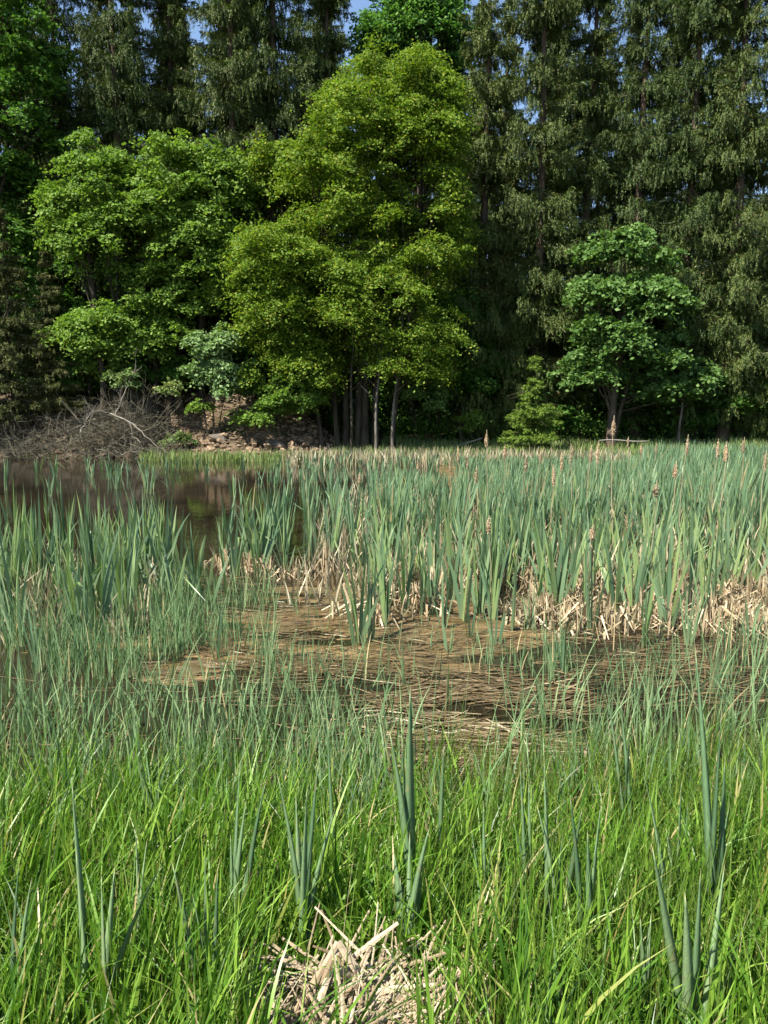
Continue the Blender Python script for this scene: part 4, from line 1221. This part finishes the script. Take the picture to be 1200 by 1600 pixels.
mb = MB()      # upright dark green rushes, mostly on the right
N = 19000
x = r.uniform(-2.6, 3.0, N); y = r.uniform(1.3, 3.9, N)
wgt = np.where(x > 0.2, 1.0, 0.16) * (0.3 + 0.7 * sstep(-0.3, 0.5, vnoise(x * 4, y * 4, 21)))
keep = (np.abs(x) < y * 0.55 + 0.4) & (r.random(N) < wgt)
pxg = pxof(x, y, 0.3); keep &= ~((r.random(N) < np.where(pxg < 590, 0.93, 0.25)) & (pxg > 390) & (pxg < 800) & (y < 2.2))
x = x[keep]; y = y[keep]; N = len(x)
blades(mb, np.stack([x, y, ground_z(x, y) - 0.01], -1), r.uniform(0.24, 0.60, N), r.uniform(0.0035, 0.0075, N), r.normal(0.3, 1.2, N), np.abs(r.normal(0.05, 0.13, N)), np.abs(r.normal(0.05, 0.12, N)), seg=6, taper=2.4)
tag(mb.build('rushes', M['rush'], smooth=True), 'fine upright dark green rushes mixed into the near grass', 'rushes', kind='stuff')

mb = MB()      # dry bits in the near grass
N = 2600
x = r.uniform(-2.6, 2.8, N); y = r.uniform(1.3, 4.2, N)
keep = (np.abs(x) < y * 0.55 + 0.3) & (r.random(N) < 0.25 + 0.75 * np.exp(-((x - 2.0) / 0.6) ** 2)); x = x[keep]; y = y[keep]; N = len(x)
blades(mb, np.stack([x, y, ground_z(x, y)], -1), r.uniform(0.12, 0.42, N), r.uniform(0.002, 0.006, N), r.uniform(0, 6.28, N), np.abs(r.normal(0, 0.7, N)), r.uniform(0, 0.6, N), seg=4)
tag(mb.build('dry_grass', M['straw']), 'dry pale blades scattered in the near grass', 'grass', kind='stuff')


# ------------------------------------------------------------------ near cattails, leaf by leaf from the photograph
def near_cattail(leaves, base_px, Yd, label, seed, wd=0.018, mat=None):
    Yd *= 0.86; wd *= 1.5
    """leaves: tip px,py and width; all leave the base at ground level; depth spreads a little"""
    r = np.random.default_rng(seed)
    gx_ = at(base_px, Yd)[0]; g = gz(gx_, Yd)
    mb = MB()
    for j, (tx, ty, wf) in enumerate(leaves):
        dyo = r.uniform(-0.10, 0.10)
        T = np.array(at(tx, Yd + dyo, ty)); B = np.array([gx_ + r.normal(0, 0.012), Yd + r.normal(0, 0.012), g - 0.02])
        k = 12
        t = np.linspace(0, 1, k)
        d = T - B
        P = B + np.outer(t, d)
        bowx = r.uniform(0.1, 0.8)
        P[:, 0] = B[0] + d[0] * (t * (1 - bowx) + bowx * t * t)
        P[:, 1] = B[1] + d[1] * t ** 1.6
        P[:, 2] = B[2] + d[2] * (t * (1 + 0.08 * abs(d[0]) / max(0.1, abs(d[2]))) - 0.08 * abs(d[0]) / max(0.1, abs(d[2])) * t ** 3)
        f = r.uniform(-0.55, 0.55); tw = r.uniform(-0.9, 0.9)
        ww = wd * wf * np.minimum(1, 0.75 + t) * (1 - t ** 2.3) * 0.5
        ang = f + tw * t
        s = np.stack([np.cos(ang), np.sin(ang), 0 * t], -1); nn = np.stack([-np.sin(ang), np.cos(ang), 0 * t], -1)
        V = np.stack([P - s * ww[:, None], P + nn * (ww * 0.16)[:, None], P + s * ww[:, None], P - nn * (ww * 0.10)[:, None]], 1)[:-1]
        V = V.reshape(-1, 3); V = np.concatenate([V, P[-1:]])
        Q = []; T3 = []
        for i in range(k - 2):
            for q in range(4): Q.append((4 * i + q, 4 * i + (q + 1) % 4, 4 * i + 4 + (q + 1) % 4, 4 * i + 4 + q))
        o4 = 4 * (k - 2)
        for q in range(4): T3.append((o4 + q, o4 + (q + 1) % 4, o4 + 4))
        tt = np.concatenate([np.repeat(t[:-1], 4), [1.0]])
        mb.add(V - np.array([gx_, Yd, g]), Q, T3, t=tt)
    o = mb.build('cattail', mat or M['cattail_near'], smooth=True, loc=(gx_, Yd, g))
    tag(o, label, 'cattail', 'cattails in the near grass')


near_cattail([(432, 1205, 1.0), (462, 1240, 1.1), (498, 1185, 1.1), (480, 1225, 1.0), (524, 1262, 1.0), (470, 1300, .8)], 474, 2.62, 'dark cattail fan of six leaves standing left of centre in the grass', 1)
near_cattail([(641, 1068, 1.5), (608, 1140, 1.2), (628, 1150, 0.9)], 642, 2.95, 'tallest near cattail with one broad leaf pointing above the water', 2, 0.021)
near_cattail([(694, 1160, 1.0), (700, 1275, .8)], 697, 3.25, 'single dark upright cattail leaf right of the tallest one', 3)
near_cattail([(615, 1330, 1.5), (640, 1300, 1.3), (665, 1330, 1.1), (672, 1290, 1.0), (625, 1370, 1.2)], 640, 2.62, 'broad leafed pale cattail with a few brown edges just above the straw heap', 4, 0.021)
near_cattail([(375, 1190, 1.0), (385, 1250, 1.0), (417, 1215, .9), (360, 1300, .8), (400, 1290, .9)], 372, 2.75, 'upright cattail group left of the dark six leaved fan', 5)
near_cattail([(112, 1215, .9), (120, 1345, 1.2)], 142, 2.45, 'slim cattail whose long leaf rises from the left grass', 6)
near_cattail([(180, 1350, 1.1), (158, 1362, .9), (258, 1340, 1.1), (118, 1320, 1.1)], 165, 2.2, 'low open cattail with a leaf sweeping to the right in the left corner', 7, 0.017)
near_cattail([(268, 1345, 1.1), (300, 1395, .9), (340, 1360, .9), (320, 1330, .7)], 330, 2.3, 'cattail with a left leaning leaf between the two left groups', 8, 0.017)
near_cattail([(1003, 1200, 1.0), (1015, 1250, .9)], 1042, 2.75, 'pale cattail leaning left in the right part of the grass', 9)
near_cattail([(1085, 1000, 1.1), (1098, 1215, 1.1), (1133, 1180, 1.2), (1105, 1280, 1.0), (1140, 1255, .9), (1128, 1105, .8)], 1112, 2.75, 'tall cattail group with dark shaded leaves near the right edge', 10, 0.019)
near_cattail([(1018, 1318, 1.2), (1070, 1392, 1.3), (1095, 1355, 1.1), (1133, 1345, 1.1)], 1070, 2.08, 'nearest cattail at the lower right with wide grey green leaves', 11, 0.019)
near_cattail([(1000, 1432, .9), (1018, 1425, 1.1)], 1002, 2.15, 'short two leaved cattail left of the nearest one', 12)
near_cattail([(850, 1180, .8), (838, 1255, 1.0), (910, 1260, 1.0), (880, 1300, .9)], 872, 2.7, 'cattail with thin leaves between the rushes right of centre', 13)
near_cattail([(812, 1190, .8), (826, 1220, .9), (800, 1280, .9)], 824, 2.9, 'narrow cattail beside the floating stems right of centre', 14)
near_cattail([(755, 1250, .9), (735, 1290, .9), (770, 1320, .8)], 750, 2.8, 'small cattail in front of the floating stems', 15)
near_cattail([(510, 1120, .8), (560, 1215, .8)], 520, 3.3, 'thin cattail before the dark water left of the tallest one', 16)
near_cattail([(968, 1090, 1.0), (945, 1050, .7), (985, 1130, .8)], 985, 3.6, 'cattail standing in the margin before the right pool', 17, 0.016)
near_cattail([(1065, 1215, 1.0), (1040, 1290, 1.1), (1075, 1250, .9)], 1060, 2.9, 'upright cattail just left of the tall right group', 18)
near_cattail([(918, 1295, 1.2), (940, 1250, .9), (890, 1240, .9)], 915, 2.5, 'cattail in the thick rushes left of the pale leaning one', 19)
near_cattail([(1, 1390, 1.1), (50, 1370, .9), (30, 1345, .8)], 40, 2.3, 'cattail cut close to the left border in the low grass', 20, 0.016)
near_cattail([(212, 1290, .9), (230, 1310, .8)], 225, 2.6, 'thin bluish cattail in the left grass', 21, 0.014)

# heap of folded straw at the bottom of the view
r = np.random.default_rng(909)


def heap_at(px, py, z): 
    x, y = ground_hit(px, py, z)
    return np.array([x, y, z])


def strap(mb, pts, wd, seed):
    rr = np.random.default_rng(seed)
    W = np.array(pts, float); t = np.linspace(0, 1, len(W)); tt = np.linspace(0, 1, 10)
    P = np.stack([np.interp(tt, t, W[:, k]) for k in range(3)], -1)
    f = rr.uniform(-0.4, 0.4); d = unit(np.gradient(P, axis=0)); s = unit(np.cross(d, np.array([0.1, -0.75, 0.65]))); nrm = np.cross(s, d)
    ww = wd * 0.5 * (0.55 + 0.45 * np.sin(np.clip(tt * 1.1 + 0.1, 0, 1) * math.pi) ** 0.5) * rr.uniform(0.85, 1.1, 10)
    V = np.stack([P - s * ww[:, None], P + nrm * (ww * 0.35)[:, None], P + s * ww[:, None], P - nrm * (ww * 0.1)[:, None]], 1).reshape(-1, 3)
    Q = [(4 * i + q, 4 * i + (q + 1) % 4, 4 * i + 4 + (q + 1) % 4, 4 * i + 4 + q) for i in range(9) for q in range(4)] + [(0, 1, 2, 3), (36, 37, 38, 39)]
    mb.add(V, Q)


c0 = heap_at(530, 1560, 0.32)
root = empty('straw_heap', tuple(c0 * np.array([1, 1, 0]) + np.array([0, 0, gz(c0[0], c0[1])])), 0, 'heap of pale folded dead cattail leaves at the bottom of the view', 'straw heap')
org = np.array(root.location)
mb = MB()
st = [([(455, 1610, .30), (490, 1540, .42), (528, 1472, .52)], .022), ([(528, 1472, .52), (560, 1520, .44), (575, 1535, .36)], .018), ([(470, 1600, .32), (500, 1545, .42), (520, 1500, .5)], .024),
      ([(440, 1615, .3), (478, 1560, .4), (505, 1510, .48)], .022), ([(495, 1610, .3), (500, 1560, .42), (530, 1480, .5)], .016), ([(552, 1495, .45), (585, 1470, .5), (622, 1442, .55)], .013),
      ([(510, 1505, .46), (540, 1522, .42), (562, 1532, .38)], .02), ([(480, 1620, .28), (520, 1560, .38), (560, 1540, .42)], .016), ([(560, 1560, .36), (610, 1545, .38), (680, 1538, .40)], .014),
      ([(400, 1620, .28), (415, 1590, .36), (428, 1560, .40)], .018), ([(418, 1620, .28), (428, 1590, .36), (430, 1562, .40)], .014), ([(640, 1570, .34), (680, 1560, .38), (740, 1550, .38)], .018)]
for i, (p, wd) in enumerate(st):
    strap(mb, [heap_at(*q) - org for q in p], wd * 1.25, i)
mb.build('folded_leaves', M['pale_straw'], root)
mb = MB()
for i in range(520):
    px = r.normal(580, 90) if i % 3 else r.normal(740, 110); py = r.uniform(1515 if px < 660 else 1555, 1660); z = 0.30 + 0.10 * math.exp(-((px - 540) / 80) ** 2) * r.random() + r.uniform(-0.04, 0.02)
    a_ = heap_at(px, py, z) - org; an = r.normal(0.75, 0.6) if r.random() < 0.7 else r.uniform(0, 3.14); L = r.uniform(0.12, 0.50)
    d = np.array([math.cos(an), 0.55 * math.sin(an), 0.55 * math.sin(an) + r.normal(0, 0.15)]) * L
    strap(mb, [a_ - d / 2, a_ - d / 6 + r.normal(0, 0.012, 3), a_ + d / 6 + r.normal(0, 0.012, 3), a_ + d / 2], r.uniform(0.004, 0.013), 1000 + i)
mb.build('broken_leaves', M['pale_straw'], root)
